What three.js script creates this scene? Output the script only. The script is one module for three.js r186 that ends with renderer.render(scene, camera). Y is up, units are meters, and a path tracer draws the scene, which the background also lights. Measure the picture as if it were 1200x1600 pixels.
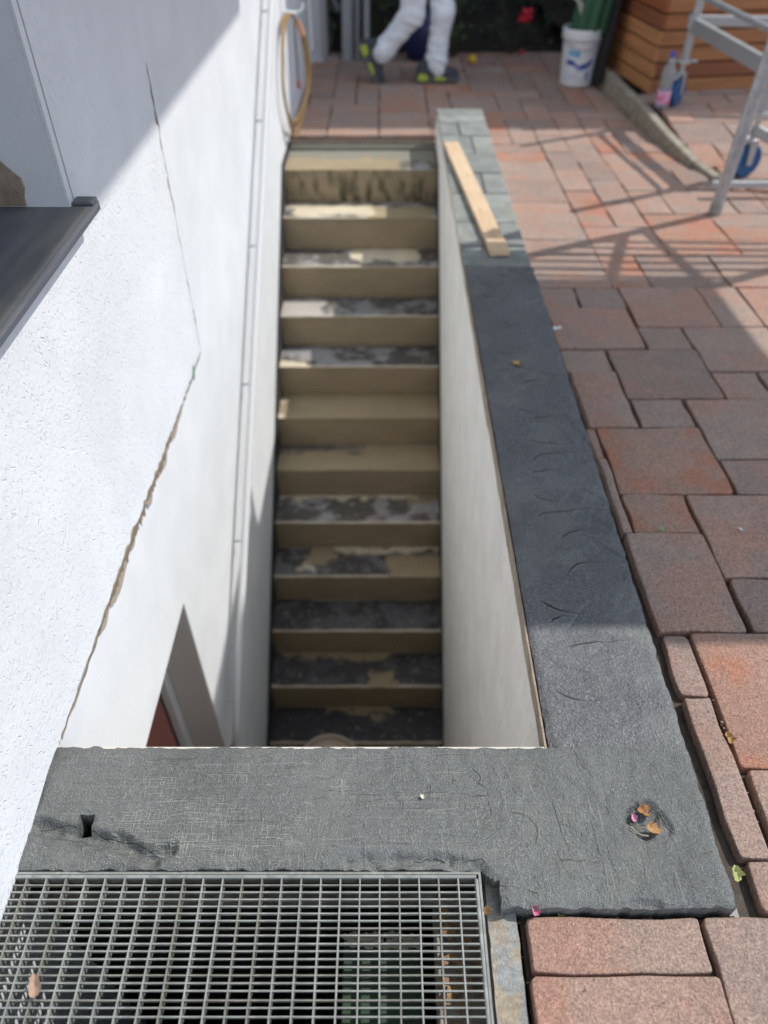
import * as THREE from 'three';
import { mergeGeometries, toCreasedNormals } from 'three/addons/utils/BufferGeometryUtils.js';
import { RoundedBoxGeometry } from 'three/addons/geometries/RoundedBoxGeometry.js';
import { MarchingCubes } from 'three/addons/objects/MarchingCubes.js';

/* ------------------------------------------------------------------ camera, sky, sun, exposure */
const scene = new THREE.Scene();
const camera = new THREE.PerspectiveCamera(68.95, 0.75, 0.02, 400);
camera.position.set(0, 1.32, 0);
camera.rotation.set(-Math.atan(1113 / 1165), 0, 0);
camera.focus = 1.36;
camera.userData.fStop = 2.0;
const EXPOSURE = 1.2, SKY = 1.36;
const SUN = new THREE.Vector3(1, 1.335, -0.456).normalize();
const sun = new THREE.DirectionalLight(new THREE.Color().setRGB(1, 0.955, 0.89), 2.95);
sun.position.copy(SUN).multiplyScalar(20);
sun.target.position.set(0, 0, -2);
sun.position.add(sun.target.position);
sun.castShadow = true;
sun.shadow.mapSize.set(4096, 4096);
Object.assign(sun.shadow.camera, { left: -9, right: 9, top: 9, bottom: -9, near: 1, far: 45 });
sun.shadow.radius = 1.2;
scene.add(sun, sun.target);

function rng(seed) { let s = seed >>> 0; return () => { s = (s + 0x6D2B79F5) >>> 0; let t = s; t = Math.imul(t ^ (t >>> 15), t | 1); t ^= t + Math.imul(t ^ (t >>> 7), t | 61); return ((t ^ (t >>> 14)) >>> 0) / 4294967296; }; }
const hash = (x, y, s) => { let h = Math.imul(x | 0, 374761393) ^ Math.imul(y | 0, 668265263) ^ Math.imul(s | 0, 2147483647 - 1013); h = Math.imul(h ^ (h >>> 13), 1274126177); return ((h ^ (h >>> 16)) >>> 0) / 4294967296; };
function vnoise(x, y, s = 0, per = 0) {
  const xi = Math.floor(x), yi = Math.floor(y), fx = x - xi, fy = y - yi;
  const w = (v) => (per ? ((v % per) + per) % per : v);
  const u = fx * fx * (3 - 2 * fx), v = fy * fy * (3 - 2 * fy);
  const a = hash(w(xi), w(yi), s), b = hash(w(xi + 1), w(yi), s), c = hash(w(xi), w(yi + 1), s), d = hash(w(xi + 1), w(yi + 1), s);
  return a + (b - a) * u + (c - a) * v + (a - b - c + d) * u * v;
}
function fbm(x, y, s = 0, oct = 4, per = 0) { let a = 0.5, t = 0, n = 0, p = per; for (let i = 0; i < oct; i++) { t += a * vnoise(x, y, s + i * 17, p); n += a; a *= 0.5; x *= 2; y *= 2; p *= 2; } return t / n; }
const smooth = (a, b, x) => { const t = Math.min(1, Math.max(0, (x - a) / (b - a))); return t * t * (3 - 2 * t); };

{ // hazy bright sky, thin cloud
  const W = 512, H = 256, d = new Float32Array(W * H * 4);
  for (let j = 0; j < H; j++) {
    const el = ((j + 0.5) / H - 0.5) * Math.PI;
    for (let i = 0; i < W; i++) {
      const az = (i + 0.5) / W * Math.PI * 2, k = (j * W + i) * 4;
      const up = Math.max(0, Math.sin(el));
      const cx = Math.cos(az) * Math.cos(el), cz = Math.sin(az) * Math.cos(el);
      const c = smooth(0.42, 0.66, fbm(cx * 2.2 + 9, cz * 2.2 + up * 3 + 5, 3, 5)) * smooth(0.02, 0.25, up);
      const b = 0.86 - 0.22 * up;
      let r = b * (0.80 - 0.20 * up), g = b * (0.88 - 0.09 * up), bl = b * 1.04;
      r += c * 0.30; g += c * 0.26; bl += c * 0.17;
      if (el < 0) { r = 0.3; g = 0.29; bl = 0.28; }
      d[k] = r * SKY; d[k + 1] = g * SKY; d[k + 2] = bl * SKY; d[k + 3] = 1;
    }
  }
  const t = new THREE.DataTexture(d, W, H, THREE.RGBAFormat, THREE.FloatType);
  t.mapping = THREE.EquirectangularReflectionMapping; t.magFilter = THREE.LinearFilter; t.minFilter = THREE.LinearFilter; t.needsUpdate = true;
  scene.background = t; scene.environment = t;
}

/* ------------------------------------------------------------------ helpers */
const counts = {};
function numbered(n) { const c = counts[n] = (counts[n] ?? -1) + 1; return c ? `${n}_${String(c).padStart(3, '0')}` : n; }
function tag(o, label, category, group) { o.userData.label = label; if (category) o.userData.category = category; if (group) o.userData.group = group; return o; }
function shadow(o) { o.castShadow = true; o.receiveShadow = true; return o; }
function mesh(name, geo, mat, parent) {
  const g = Array.isArray(geo) ? mergeGeometries(geo.map((q) => { const k = q.index ? q.toNonIndexed() : q; for (const a of Object.keys(k.attributes)) if (!['position', 'normal', 'uv'].includes(a)) k.deleteAttribute(a); return k; })) : geo;
  const m = shadow(new THREE.Mesh(g, mat));
  m.name = parent ? name : numbered(name);
  (parent ?? scene).add(m);
  return m;
}
function thing(name, label, category, pos = [0, 0, 0], turn = 0, group) {
  const o = new THREE.Group(); o.name = numbered(name); o.position.set(...pos); o.rotation.y = turn; scene.add(o);
  return tag(o, label, category, group);
}
function struct(name, geo, mat, parent) { const m = mesh(name, geo, mat, parent); if (!parent) m.userData.kind = 'structure'; return m; }
function bx(x0, x1, y0, y1, z0, z1, bevel = 0) { // box with uv in metres
  const w = x1 - x0, h = y1 - y0, d = z1 - z0;
  const g = bevel ? new RoundedBoxGeometry(w, h, d, 2, bevel) : new THREE.BoxGeometry(w, h, d);
  g.translate((x0 + x1) / 2, (y0 + y1) / 2, (z0 + z1) / 2);
  return boxUV(g);
}
function boxUV(g, ox = 0, oy = 0) {
  if (g.index) g = g.toNonIndexed();
  const p = g.attributes.position, n = g.attributes.normal, uv = new Float32Array(p.count * 2);
  for (let i = 0; i < p.count; i += 3) { // one projection per triangle
    let ax = 0, ay = 0, az = 0;
    for (let k = 0; k < 3; k++) { ax += Math.abs(n.getX(i + k)); ay += Math.abs(n.getY(i + k)); az += Math.abs(n.getZ(i + k)); }
    for (let k = 0; k < 3; k++) {
      const x = p.getX(i + k), y = p.getY(i + k), z = p.getZ(i + k);
      const [u, v] = ay >= ax && ay >= az ? [x, -z] : ax >= az ? [z, y] : [x, y];
      uv[(i + k) * 2] = u + ox; uv[(i + k) * 2 + 1] = v + oy;
    }
  }
  g.setAttribute('uv', new THREE.BufferAttribute(uv, 2));
  return g;
}
const V = (x, y, z) => new THREE.Vector3(x, y, z);
function rod(a, b, r, seg = 14) { const d = b.clone().sub(a), g = new THREE.CylinderGeometry(r, r, d.length(), seg); g.applyQuaternion(new THREE.Quaternion().setFromUnitVectors(V(0, 1, 0), d.clone().normalize())); const m = a.clone().add(b).multiplyScalar(0.5); g.translate(m.x, m.y, m.z); return g; }
function beam(a, b, w, h) { // rectangular tube from a to b, h upright
  const d = b.clone().sub(a), g = new RoundedBoxGeometry(w, h, d.length(), 2, Math.min(w, h) * 0.15);
  const m = new THREE.Matrix4().lookAt(b, a, V(0, 1, 0)); g.applyMatrix4(m); const c = a.clone().add(b).multiplyScalar(0.5); g.translate(c.x, c.y, c.z); return g;
}
function tube(pts, r, seg = 60, closed = false) { return new THREE.TubeGeometry(new THREE.CatmullRomCurve3(pts.map((p) => V(...p)), closed), seg, r, 10, closed); }

/* textures */
function canvasTex(w, h, paint, srgb, rx = 1, ry = 1) {
  const c = document.createElement('canvas'); c.width = w; c.height = h; const x = c.getContext('2d');
  paint(x, w, h);
  const t = new THREE.CanvasTexture(c); t.wrapS = t.wrapT = THREE.RepeatWrapping; t.repeat.set(rx, ry); t.anisotropy = 8;
  if (srgb) t.colorSpace = THREE.SRGBColorSpace;
  return t;
}
function fill(x, w, h, f) { const im = x.createImageData(w, h), d = im.data; for (let j = 0; j < h; j++) for (let i = 0; i < w; i++) { const c = f(i, j), k = (j * w + i) * 4; d[k] = c[0]; d[k + 1] = c[1]; d[k + 2] = c[2]; d[k + 3] = 255; } x.putImageData(im, 0, 0); }
const mix = (a, b, t) => [a[0] + (b[0] - a[0]) * t, a[1] + (b[1] - a[1]) * t, a[2] + (b[2] - a[2]) * t];
const std = (o) => new THREE.MeshStandardMaterial({ roughness: 0.85, metalness: 0, ...o });
const lin = (r, g, b) => new THREE.Color().setRGB(r, g, b);

// rubbed render with torn grooves
const S = 1024;
function grooves(x, w, h, seed, n, px, base, amp) {
  fill(x, w, h, (i, j) => { const v = base + (fbm(i / 64, j / 64, seed, 5, 16) - 0.5) * 70 + (fbm(i / 8, j / 8, seed + 2, 2, 128) - 0.5) * 60 + (hash(i, j, seed) - 0.5) * 24; return [v, v, v]; });
  const R = rng(seed + 5);
  for (let k = 0; k < n; k++) {
    const cx = R() * w, cy = R() * h, L = (3 + R() * R() * 17) * px, a = (R() - 0.5) * 2.2 + Math.PI / 2, wd = (0.9 + R() * 2.4) * px, dk = Math.floor(40 + R() * amp);
    x.lineCap = 'round';
    for (const ox of [-w, 0, w]) for (const oy of [-h, 0, h]) {
      if (cx + ox < -80 || cx + ox > w + 80 || cy + oy < -80 || cy + oy > h + 80) continue;
      x.strokeStyle = `rgba(${dk},${dk},${dk},0.75)`; x.lineWidth = wd; x.beginPath(); x.moveTo(cx + ox, cy + oy);
      const b = (R() - 0.5) * 0.9; x.quadraticCurveTo(cx + ox + Math.cos(a + b) * L / 2, cy + oy + Math.sin(a + b) * L / 2, cx + ox + Math.cos(a) * L, cy + oy + Math.sin(a) * L); x.stroke();
    }
  }
}
const stuccoBump = canvasTex(S, S, (x, w, h) => grooves(x, w, h, 11, 4200, 1.0, 178, 100), false, 1 / 0.85, 1 / 0.85);
const finePlasterBump = canvasTex(S, S, (x, w, h) => grooves(x, w, h, 23, 1500, 0.9, 190, 110), false, 1 / 0.8, 1 / 0.8);
const stuccoColor = canvasTex(S, S, (x, w, h) => fill(x, w, h, (i, j) => { const n = fbm(i / 128, j / 128, 31, 5, 8), m = fbm(i / 32, j / 32, 77, 3, 32); const v = 230 + (n - 0.5) * 18 + (m - 0.5) * 10; return [v - 4, v - 1, v + 3]; }), true, 1 / 3.1, 1 / 3.1);
const M = {};
M.stucco = std({ map: stuccoColor, bumpMap: stuccoBump, bumpScale: 0.0032, roughness: 0.95 });
M.plaster = std({ map: stuccoColor, bumpMap: finePlasterBump, bumpScale: 0.0015, roughness: 0.92 });
M.cellarWhite = std({ map: canvasTex(512, 1024, (x, w, h) => { fill(x, w, h, (i, j) => { const v = 234 + (fbm(i / 64, j / 64, 41, 4, 8) - 0.5) * 20 + (fbm(i / 12, j / 100, 44, 2) - 0.5) * 8; return [v + 3, v, v - 7]; }); const R = rng(8); for (let k = 0; k < 260; k++) { x.strokeStyle = `rgba(${120 + R() * 50},${112 + R() * 40},${100},0.35)`; x.lineWidth = 0.8 + R(); const a = R() * w, b = R() * h; x.beginPath(); x.moveTo(a, b); x.lineTo(a + (R() - 0.5) * 6, b + 6 + R() * 26); x.stroke(); } }, true, 1 / 0.7, 1 / 1.4), bumpMap: finePlasterBump, bumpScale: 0.0014, roughness: 0.9 });
M.rawPlaster = std({ map: canvasTex(512, 512, (x, w, h) => fill(x, w, h, (i, j) => { const n = fbm(i / 40, j / 40, 51, 5), s = hash(i, j, 4) * 18; return [122 + n * 60 + s, 108 + n * 58 + s, 92 + n * 54 + s]; }), true, 2, 2), bumpMap: finePlasterBump, bumpScale: 0.006, roughness: 1 });
M.dirt = std({ color: lin(0.20, 0.155, 0.11), roughness: 1 });
M.seam = std({ color: lin(0.37, 0.315, 0.25), roughness: 1 });
M.paintSeam = std({ color: lin(0.66, 0.62, 0.55), roughness: 0.9 });
M.whitePaint = std({ color: lin(0.72, 0.74, 0.75), roughness: 0.45 });
M.slate = std({ map: canvasTex(512, 512, (x, w, h) => fill(x, w, h, (i, j) => { const n = fbm(i / 60, j / 60, 61, 5), s = hash(i, j, 9) * 14, t = smooth(0.5, 0.8, n); return mix([84 + s, 88 + s, 96 + s], [156, 154, 148], t * 0.9); }), true, 1.6, 1.6), roughness: 0.6 });
const alu = canvasTex(256, 256, (x, w, h) => fill(x, w, h, (i, j) => { const n = fbm(i / 30, j / 8, 71, 4), v = 138 + n * 66; return [v, v + 3, v + 6]; }), true, 3, 3);
M.alu = std({ map: alu, metalness: 0.45, roughness: 0.45 });
M.galv = std({ map: canvasTex(256, 256, (x, w, h) => fill(x, w, h, (i, j) => { const n = fbm(i / 18, j / 18, 83, 4), v = 112 + n * 60; return [v, v + 3, v]; }), true, 5, 5), metalness: 0.08, roughness: 0.5 });
M.black = std({ color: lin(0.012, 0.012, 0.013), roughness: 0.8 });
M.soil = std({ color: lin(0.035, 0.026, 0.02), roughness: 1 });

/* ------------------------------------------------------------------ ground levels */
const gy = (z) => -0.020 + 0.03 * ((z > -0.45 ? -0.45 : Math.max(z, -4.8)) + 0.45) - 0.020 * Math.min(1, Math.max(0, (-0.5 - z) / 1.5));
const kerbPts = [[1.80, -4.06], [1.725, -4.32], [1.668, -4.75], [1.636, -5.17], [1.57, -5.9], [1.50, -6.7]];
function kerbX(z) { for (let i = 0; i < kerbPts.length - 1; i++) { const [xa, za] = kerbPts[i], [xb, zb] = kerbPts[i + 1]; if (z <= za && z >= zb) return xa + (xb - xa) * (za - z) / (za - zb); } return z > -4.06 ? 9 : 1.5; }
const ty = (z) => (z > -4.06 ? gy(z) : Math.min(-0.06, -0.148 + 0.062 * (-4.06 - z)));

/* soil / sand sheet under the paving; reaches the horizon, open over the stairwell, shaft and cellar */
{
  const sheet = (x0, x1, zs) => { const out = []; for (let i = 0; i < zs.length - 1; i++) { const z0 = zs[i], z1 = zs[i + 1], g = new THREE.PlaneGeometry(x1 - x0, 1); const p = g.attributes.position, u = g.attributes.uv; for (let k = 0; k < 4; k++) { const x = p.getX(k) + (x0 + x1) / 2, z = p.getY(k) > 0 ? z0 : z1; p.setXYZ(k, x, gy(z) - 0.024, z); u.setXY(k, x, z); } g.computeVertexNormals(); out.push(g); } return out; };
  const sand = std({ map: canvasTex(512, 512, (x, w, h) => fill(x, w, h, (i, j) => { const n = fbm(i / 20, j / 20, 91, 4), s = hash(i, j, 3); const v = 34 + n * 44 + s * 26; return [v + 10, v + 2, v - 6]; }), true, 1.5, 1.5), roughness: 1 });
  const zs = [-200, -20, -6.7, -4.8, -3.5, -2, -0.45, 0.5, 200];
  struct('ground', [...sheet(0.60, 200, zs), ...sheet(-0.6, 0.60, [-200, -20, -6.7, -4.81]), ...sheet(-0.66, 0.60, [-0.05, 0.5, 200]), ...sheet(0.228, 0.60, [-0.434, -0.05]), ...sheet(-200, -9.5, zs)], sand);
}

/* ------------------------------------------------------------------ paving stones */
const paverTex = (seed, A, B, C) => canvasTex(1024, 1024, (x, w, h) => {
  fill(x, w, h, (i, j) => {
    const n = smooth(0.36, 0.64, fbm(i / 128, j / 128, seed, 4, 8)), m = smooth(0.4, 0.7, fbm(i / 64, j / 64, seed + 40, 4, 16)), f = hash(i, j, seed), f2 = vnoise(i / 2.5, j / 2.5, seed + 3);
    let c = mix(mix(A, B, n), C, m * 0.6);
    let k = 1 + (f - 0.5) * 0.26 + (f2 - 0.5) * 0.28; if (vnoise(i / 3.5, j / 3.5, seed + 8) > 0.93) k *= 0.72;
    if (f > 0.994) k = 1.5; if (f < 0.006) k = 0.55;
    return [c[0] * k, c[1] * k, c[2] * k];
  });
}, true, 1 / 1.15, 1 / 1.15);
const paverBump = canvasTex(1024, 1024, (x, w, h) => fill(x, w, h, (i, j) => { const v = 128 + (fbm(i / 64, j / 64, 5, 4, 16) - 0.5) * 90 + (vnoise(i / 2.2, j / 2.2, 9) - 0.5) * 90 + (hash(i, j, 2) - 0.5) * 40; return [v, v, v]; }), false, 1 / 0.8, 1 / 0.8);
const paverMats = [
  paverTex(101, [160, 139, 128], [163, 132, 118], [149, 133, 124]),
  paverTex(131, [156, 136, 126], [161, 132, 119], [145, 129, 121]),
  paverTex(161, [163, 133, 118], [169, 121, 101], [152, 132, 120]),
].map((map) => std({ map, bumpMap: paverBump, bumpScale: 0.0018, roughness: 0.95 }));
paverMats.push(paverMats[0].clone(), paverMats[1].clone());
paverMats[3].color.setRGB(0.98, 0.89, 0.86); paverMats[4].color.setRGB(0.80, 0.77, 0.76); paverMats[0].color.setRGB(0.92, 0.89, 0.88); paverMats[1].color.setRGB(0.88, 0.86, 0.86); paverMats[2].color.setRGB(0.92, 0.88, 0.87);

const shadeLift = paverMats.map((m) => { const d = m.clone(); d.color.r *= 1.12; d.color.g *= 1.15; d.color.b *= 1.15; return d; });  // brighter copies for the farther stones, lifting their shade through colour
function paverGeo(w, d, seed) {
  const R = rng(seed), n = 32, pts = [], hw = w / 2, hd = d / 2, r = Math.min(0.0065, w * 0.12, d * 0.12);
  const ph = R() * 9;
  for (let i = 0; i < n; i++) { // rounded rectangle, eight points a side, wavy cast edge
    const side = Math.floor(i / 8), f = i % 8, a = side % 2 ? hd : hw, b = side % 2 ? hw : hd;
    let u = f === 0 ? -a + r * 0.3 : f === 7 ? a - r * 0.3 : -a + r + (2 * a - 2 * r) * (f - 1) / 5, v = f === 0 || f === 7 ? b - r * 0.3 : b;
    if (f > 0 && f < 7) v += 0.0052 * (vnoise(u * 13 + ph + side * 7, seed * 0.37, 6) - 0.5) * 2 * (1 - Math.pow(Math.abs(u) / a, 6)) + 0.0002;
    pts.push([[u, -v], [v, u], [-u, v], [-v, -u]][side]);
  }
  const rings = [[0.0045, 0], [0.0018, -0.0005], [0.0006, -0.0018], [0, -0.006], [0, -0.06]];
  const pos = [0, 0.0004, 0], uv = [], idx = []; const uo = R() * 7, vo = R() * 7;
  for (const [ins, y] of rings) for (const [x, z] of pts) { const sx = Math.max(0.15, 1 - ins / hw), sz = Math.max(0.15, 1 - ins / hd); pos.push(x * sx, y + (ins > 0.003 ? (vnoise(x * 14 + uo, z * 14 + vo, 3) - 0.5) * 0.002 : 0), z * sz); }
  for (let i = 0; i < n; i++) { const j = (i + 1) % n; idx.push(0, 1 + j, 1 + i); for (let k = 0; k < rings.length - 1; k++) { const a = 1 + k * n; idx.push(a + i, a + j, a + n + i, a + j, a + n + j, a + n + i); } }
  for (let i = 0; i < pos.length / 3; i++) uv.push(pos[i * 3] + uo + pos[i * 3 + 1] * 0.5, pos[i * 3 + 2] + vo + pos[i * 3 + 1] * 0.5);
  const g = new THREE.BufferGeometry(); g.setAttribute('position', new THREE.Float32BufferAttribute(pos, 3)); g.setAttribute('uv', new THREE.Float32BufferAttribute(uv, 2)); g.setIndex(idx); g.computeVertexNormals();
  return g;
}
const paving = new THREE.Group(); paving.name = 'paving'; paving.userData.kind = 'structure'; scene.add(paving);
{
  // near stones as they lie: x0, z far, x1, z near, tone
  const near = [
    [.627, -1.022, .684, -.866, 1], [.627, -.861, .681, -.527, 0], [.634, -.521, .95, -.438, 0], [.236, -.431, .523, -.35, 0], [.232, -.344, .529, -.265, 3], [.53, -.431, .86, -.10, 0], [.232, -.259, .523, -.10, 0],
    [.692, -1.03, 1.01, -.702, 2], [.70, -.695, 1.02, -.528, 1], [.625, -1.36, .825, -1.036, 0], [.843, -1.2, 1.003, -1.035, 1], [.834, -1.521, 1.146, -1.208, 3], [.656, -1.521, .825, -1.367, 2],
    [.623, -1.682, .648, -1.365, 0], [.623, -1.838, .646, -1.69, 1], [.653, -1.838, .968, -1.528, 2], [.981, -1.68, 1.137, -1.529, 1], [.975, -1.998, 1.285, -1.686, 0], [.798, -1.998, .962, -1.845, 1],
    [.636, -2.166, .788, -1.845, 0], [.794, -2.317, 1.108, -2.008, 4], [.631, -2.32, .783, -2.174, 0], [.629, -2.634, .934, -2.333, 3], [.945, -2.485, 1.102, -2.325, 1], [1.112, -2.485, 1.425, -2.178, 0],
    [1.117, -2.168, 1.266, -2.01, 0], [1.273, -2.168, 1.43, -2.006, 1], [.951, -2.812, 1.257, -2.494, 3], [.772, -2.812, .942, -2.644, 1], [.61, -2.812, .762, -2.644, 0], [1.263, -2.812, 1.42, -2.494, 0], [1.012, -1.2, 1.32, -.89, 0], [1.15, -1.52, 1.30, -1.206, 2], [1.144, -1.68, 1.45, -1.53, 0],
    [1.022, -.88, 1.33, -.56, 0], [1.296, -1.998, 1.45, -1.69, 3], [.96, -.521, 1.27, -.21, 0], [.868, -.431, .95, -.12, 1], [1.44, -2.485, 1.6, -2.17, 0], [1.43, -2.812, 1.74, -2.494, 2], [1.44, -2.166, 1.75, -1.85, 0],
  ];
  const all = [...near];
  const P = 0.1605, R = rng(77), X0 = -0.65, ncol = 36, zs = -2.82, nrow = 26;
  const grid = new Uint8Array(ncol * nrow), at = (c, r) => c < 0 || r < 0 || c >= ncol || r >= nrow || grid[r * ncol + c];
  const xOf = (c) => 0.61 + (c - 8) * P; // column 8 touches the coping
  for (let r = 0; r < nrow; r++) for (let c = 0; c < ncol; c++) { const x = xOf(c) + P / 2, z = zs - (r + 0.5) * P; if (x < 0.6 && z > -4.86) grid[r * ncol + c] = 1; if (x < -0.6) grid[r * ncol + c] = 1; }
  for (let r = 0; r < nrow; r++) for (let c = 0; c < ncol; c++) {
    if (at(c, r)) continue;
    const e = (w, h) => { for (let a = 0; a < w; a++) for (let b = 0; b < h; b++) if (at(c + a, r + b)) return false; return true; };
    const back = zs - r * P < -4.5; let k = R(), w = 1, h = 1;
    if (k < (back ? 0.16 : 0.30) && e(2, 2)) w = h = 2; else if (k < (back ? 0.74 : 0.62) && e(2, 1)) w = 2; else if (k < 0.82 && e(1, 2)) h = 2; else if (e(2, 1) && k < 0.9) w = 2;
    for (let a = 0; a < w; a++) for (let b = 0; b < h; b++) grid[(r + b) * ncol + c + a] = 1;
    let x0 = xOf(c) + 0.003, x1 = xOf(c + w) - 0.003; const z1 = zs - r * P - 0.003, z0 = zs - (r + h) * P + 0.003;
    const kx = kerbX((z0 + z1) / 2);
    if (kx < 5) { if ((x0 + x1) / 2 < kx) x1 = Math.min(x1, kx - 0.035); else x0 = Math.max(x0, kx + 0.035); if (x1 - x0 < 0.05) continue; }
    all.push([x0, z0, x1, z1, Math.floor(R() * 5)]);
  }
  // right of the explicit stones, out to the side of the picture
  for (let r = 0; r < 9; r++) for (let c = 0; c < 6; c++) all.push([1.76 + c * 0.32, -2.82 + r * 0.32 + 0.008, 1.76 + (c + 1) * 0.32 - 0.008, -2.82 + (r + 1) * 0.32, Math.floor(R() * 5)]);
  all.sort((a, b) => Math.hypot((a[0] + a[2]) / 2 - 0.4, (a[1] + a[3]) / 2) - Math.hypot((b[0] + b[2]) / 2 - 0.4, (b[1] + b[3]) / 2));
  const inView = (a) => { const x = (a[0] + a[2]) / 2, z = (a[1] + a[3]) / 2, y = gy(z) - 1.32, d = -0.691 * y - 0.723 * z; return Math.abs(x / d) < 0.60; };
  const vis = all.filter(inView), rest = all.filter((a) => !inView(a)); const one = vis.slice(0, 298), far = [...vis.slice(298), ...rest];
  const place = (g, a, i) => { const x = (a[0] + a[2]) / 2, z = (a[1] + a[3]) / 2, right = z < -4.06 && x > kerbX(z); return { x, y: (right ? ty(z) : gy(z)) + (hash(i, 1, 8) - 0.5) * 0.006, z, rx: (right ? (z > -5.4 ? 0.062 : 0) : z > -4.8 ? -0.03 : 0) + (hash(i, 2, 8) - 0.5) * 0.016, rz: (hash(i, 3, 8) - 0.5) * 0.016 }; };
  one.forEach((a, i) => { const g = paverGeo(a[2] - a[0], a[3] - a[1], 900 + i), m = mesh('paving_stone' + (i ? '_' + String(i).padStart(3, '0') : ''), g, (a[1] < -1.3 ? shadeLift : paverMats)[a[4]], paving), q = place(g, a, i); m.position.set(q.x, q.y, q.z); m.rotation.set(q.rx, 0, q.rz); });
  const gs = far.map((a, i) => { const g = paverGeo(a[2] - a[0], a[3] - a[1], 3000 + i), q = place(g, a, i + 400); g.applyMatrix4(new THREE.Matrix4().makeRotationX(q.rx)); g.translate(q.x, q.y, q.z); return g; });
  if (gs.length) { const m = mesh('outer_paving_stones', gs, paverMats[0], paving); m.userData.kind = 'stuff'; }
  console.log('pavers', one.length, far.length);
}
{ // kerb between the two levels, and the raised bed under the right hand paving
  const kerbMat = std({ map: canvasTex(256, 256, (x, w, h) => fill(x, w, h, (i, j) => { const v = 112 + fbm(i / 18, j / 18, 15, 4) * 60 + hash(i, j, 2) * 18; return [v, v - 8, v - 22]; }), true, 3, 3), roughness: 0.95 });
  const kerb = new THREE.Group(); kerb.name = 'kerb'; kerb.userData.kind = 'structure'; scene.add(kerb);
  for (let i = 0; i < kerbPts.length - 1; i++) {
    const [xa, za] = kerbPts[i], [xb, zb] = kerbPts[i + 1], a = V(xa, ty(za) + 0.012 - 0.15, za), b = V(xb, ty(zb) + 0.012 - 0.15, zb - 0.0);
    const d = b.clone().sub(a).normalize().multiplyScalar(0.004); mesh('kerb_stone' + (i ? '_00' + i : ''), boxUV(beam(a.add(d), b.sub(d), 0.055, 0.3)), kerbMat, kerb);
  }
  const pos = [], idx = [];
  const zz = [-4.06, -4.4, -4.75, -5.17, -5.48, -5.9, -6.7, -9];
  for (const z of zz) pos.push(kerbX(Math.max(z, -6.69)), ty(z) - 0.036, z, 6, ty(z) - 0.036, z);
  for (let i = 0; i < zz.length - 1; i++) { const a = i * 2; idx.push(a, a + 1, a + 2, a + 1, a + 3, a + 2); }
  const g = new THREE.BufferGeometry(); g.setAttribute('position', new THREE.Float32BufferAttribute(pos, 3)); g.setIndex(idx); g.computeVertexNormals();
  struct('terrace_bed', g, M.soil);
}

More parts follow.
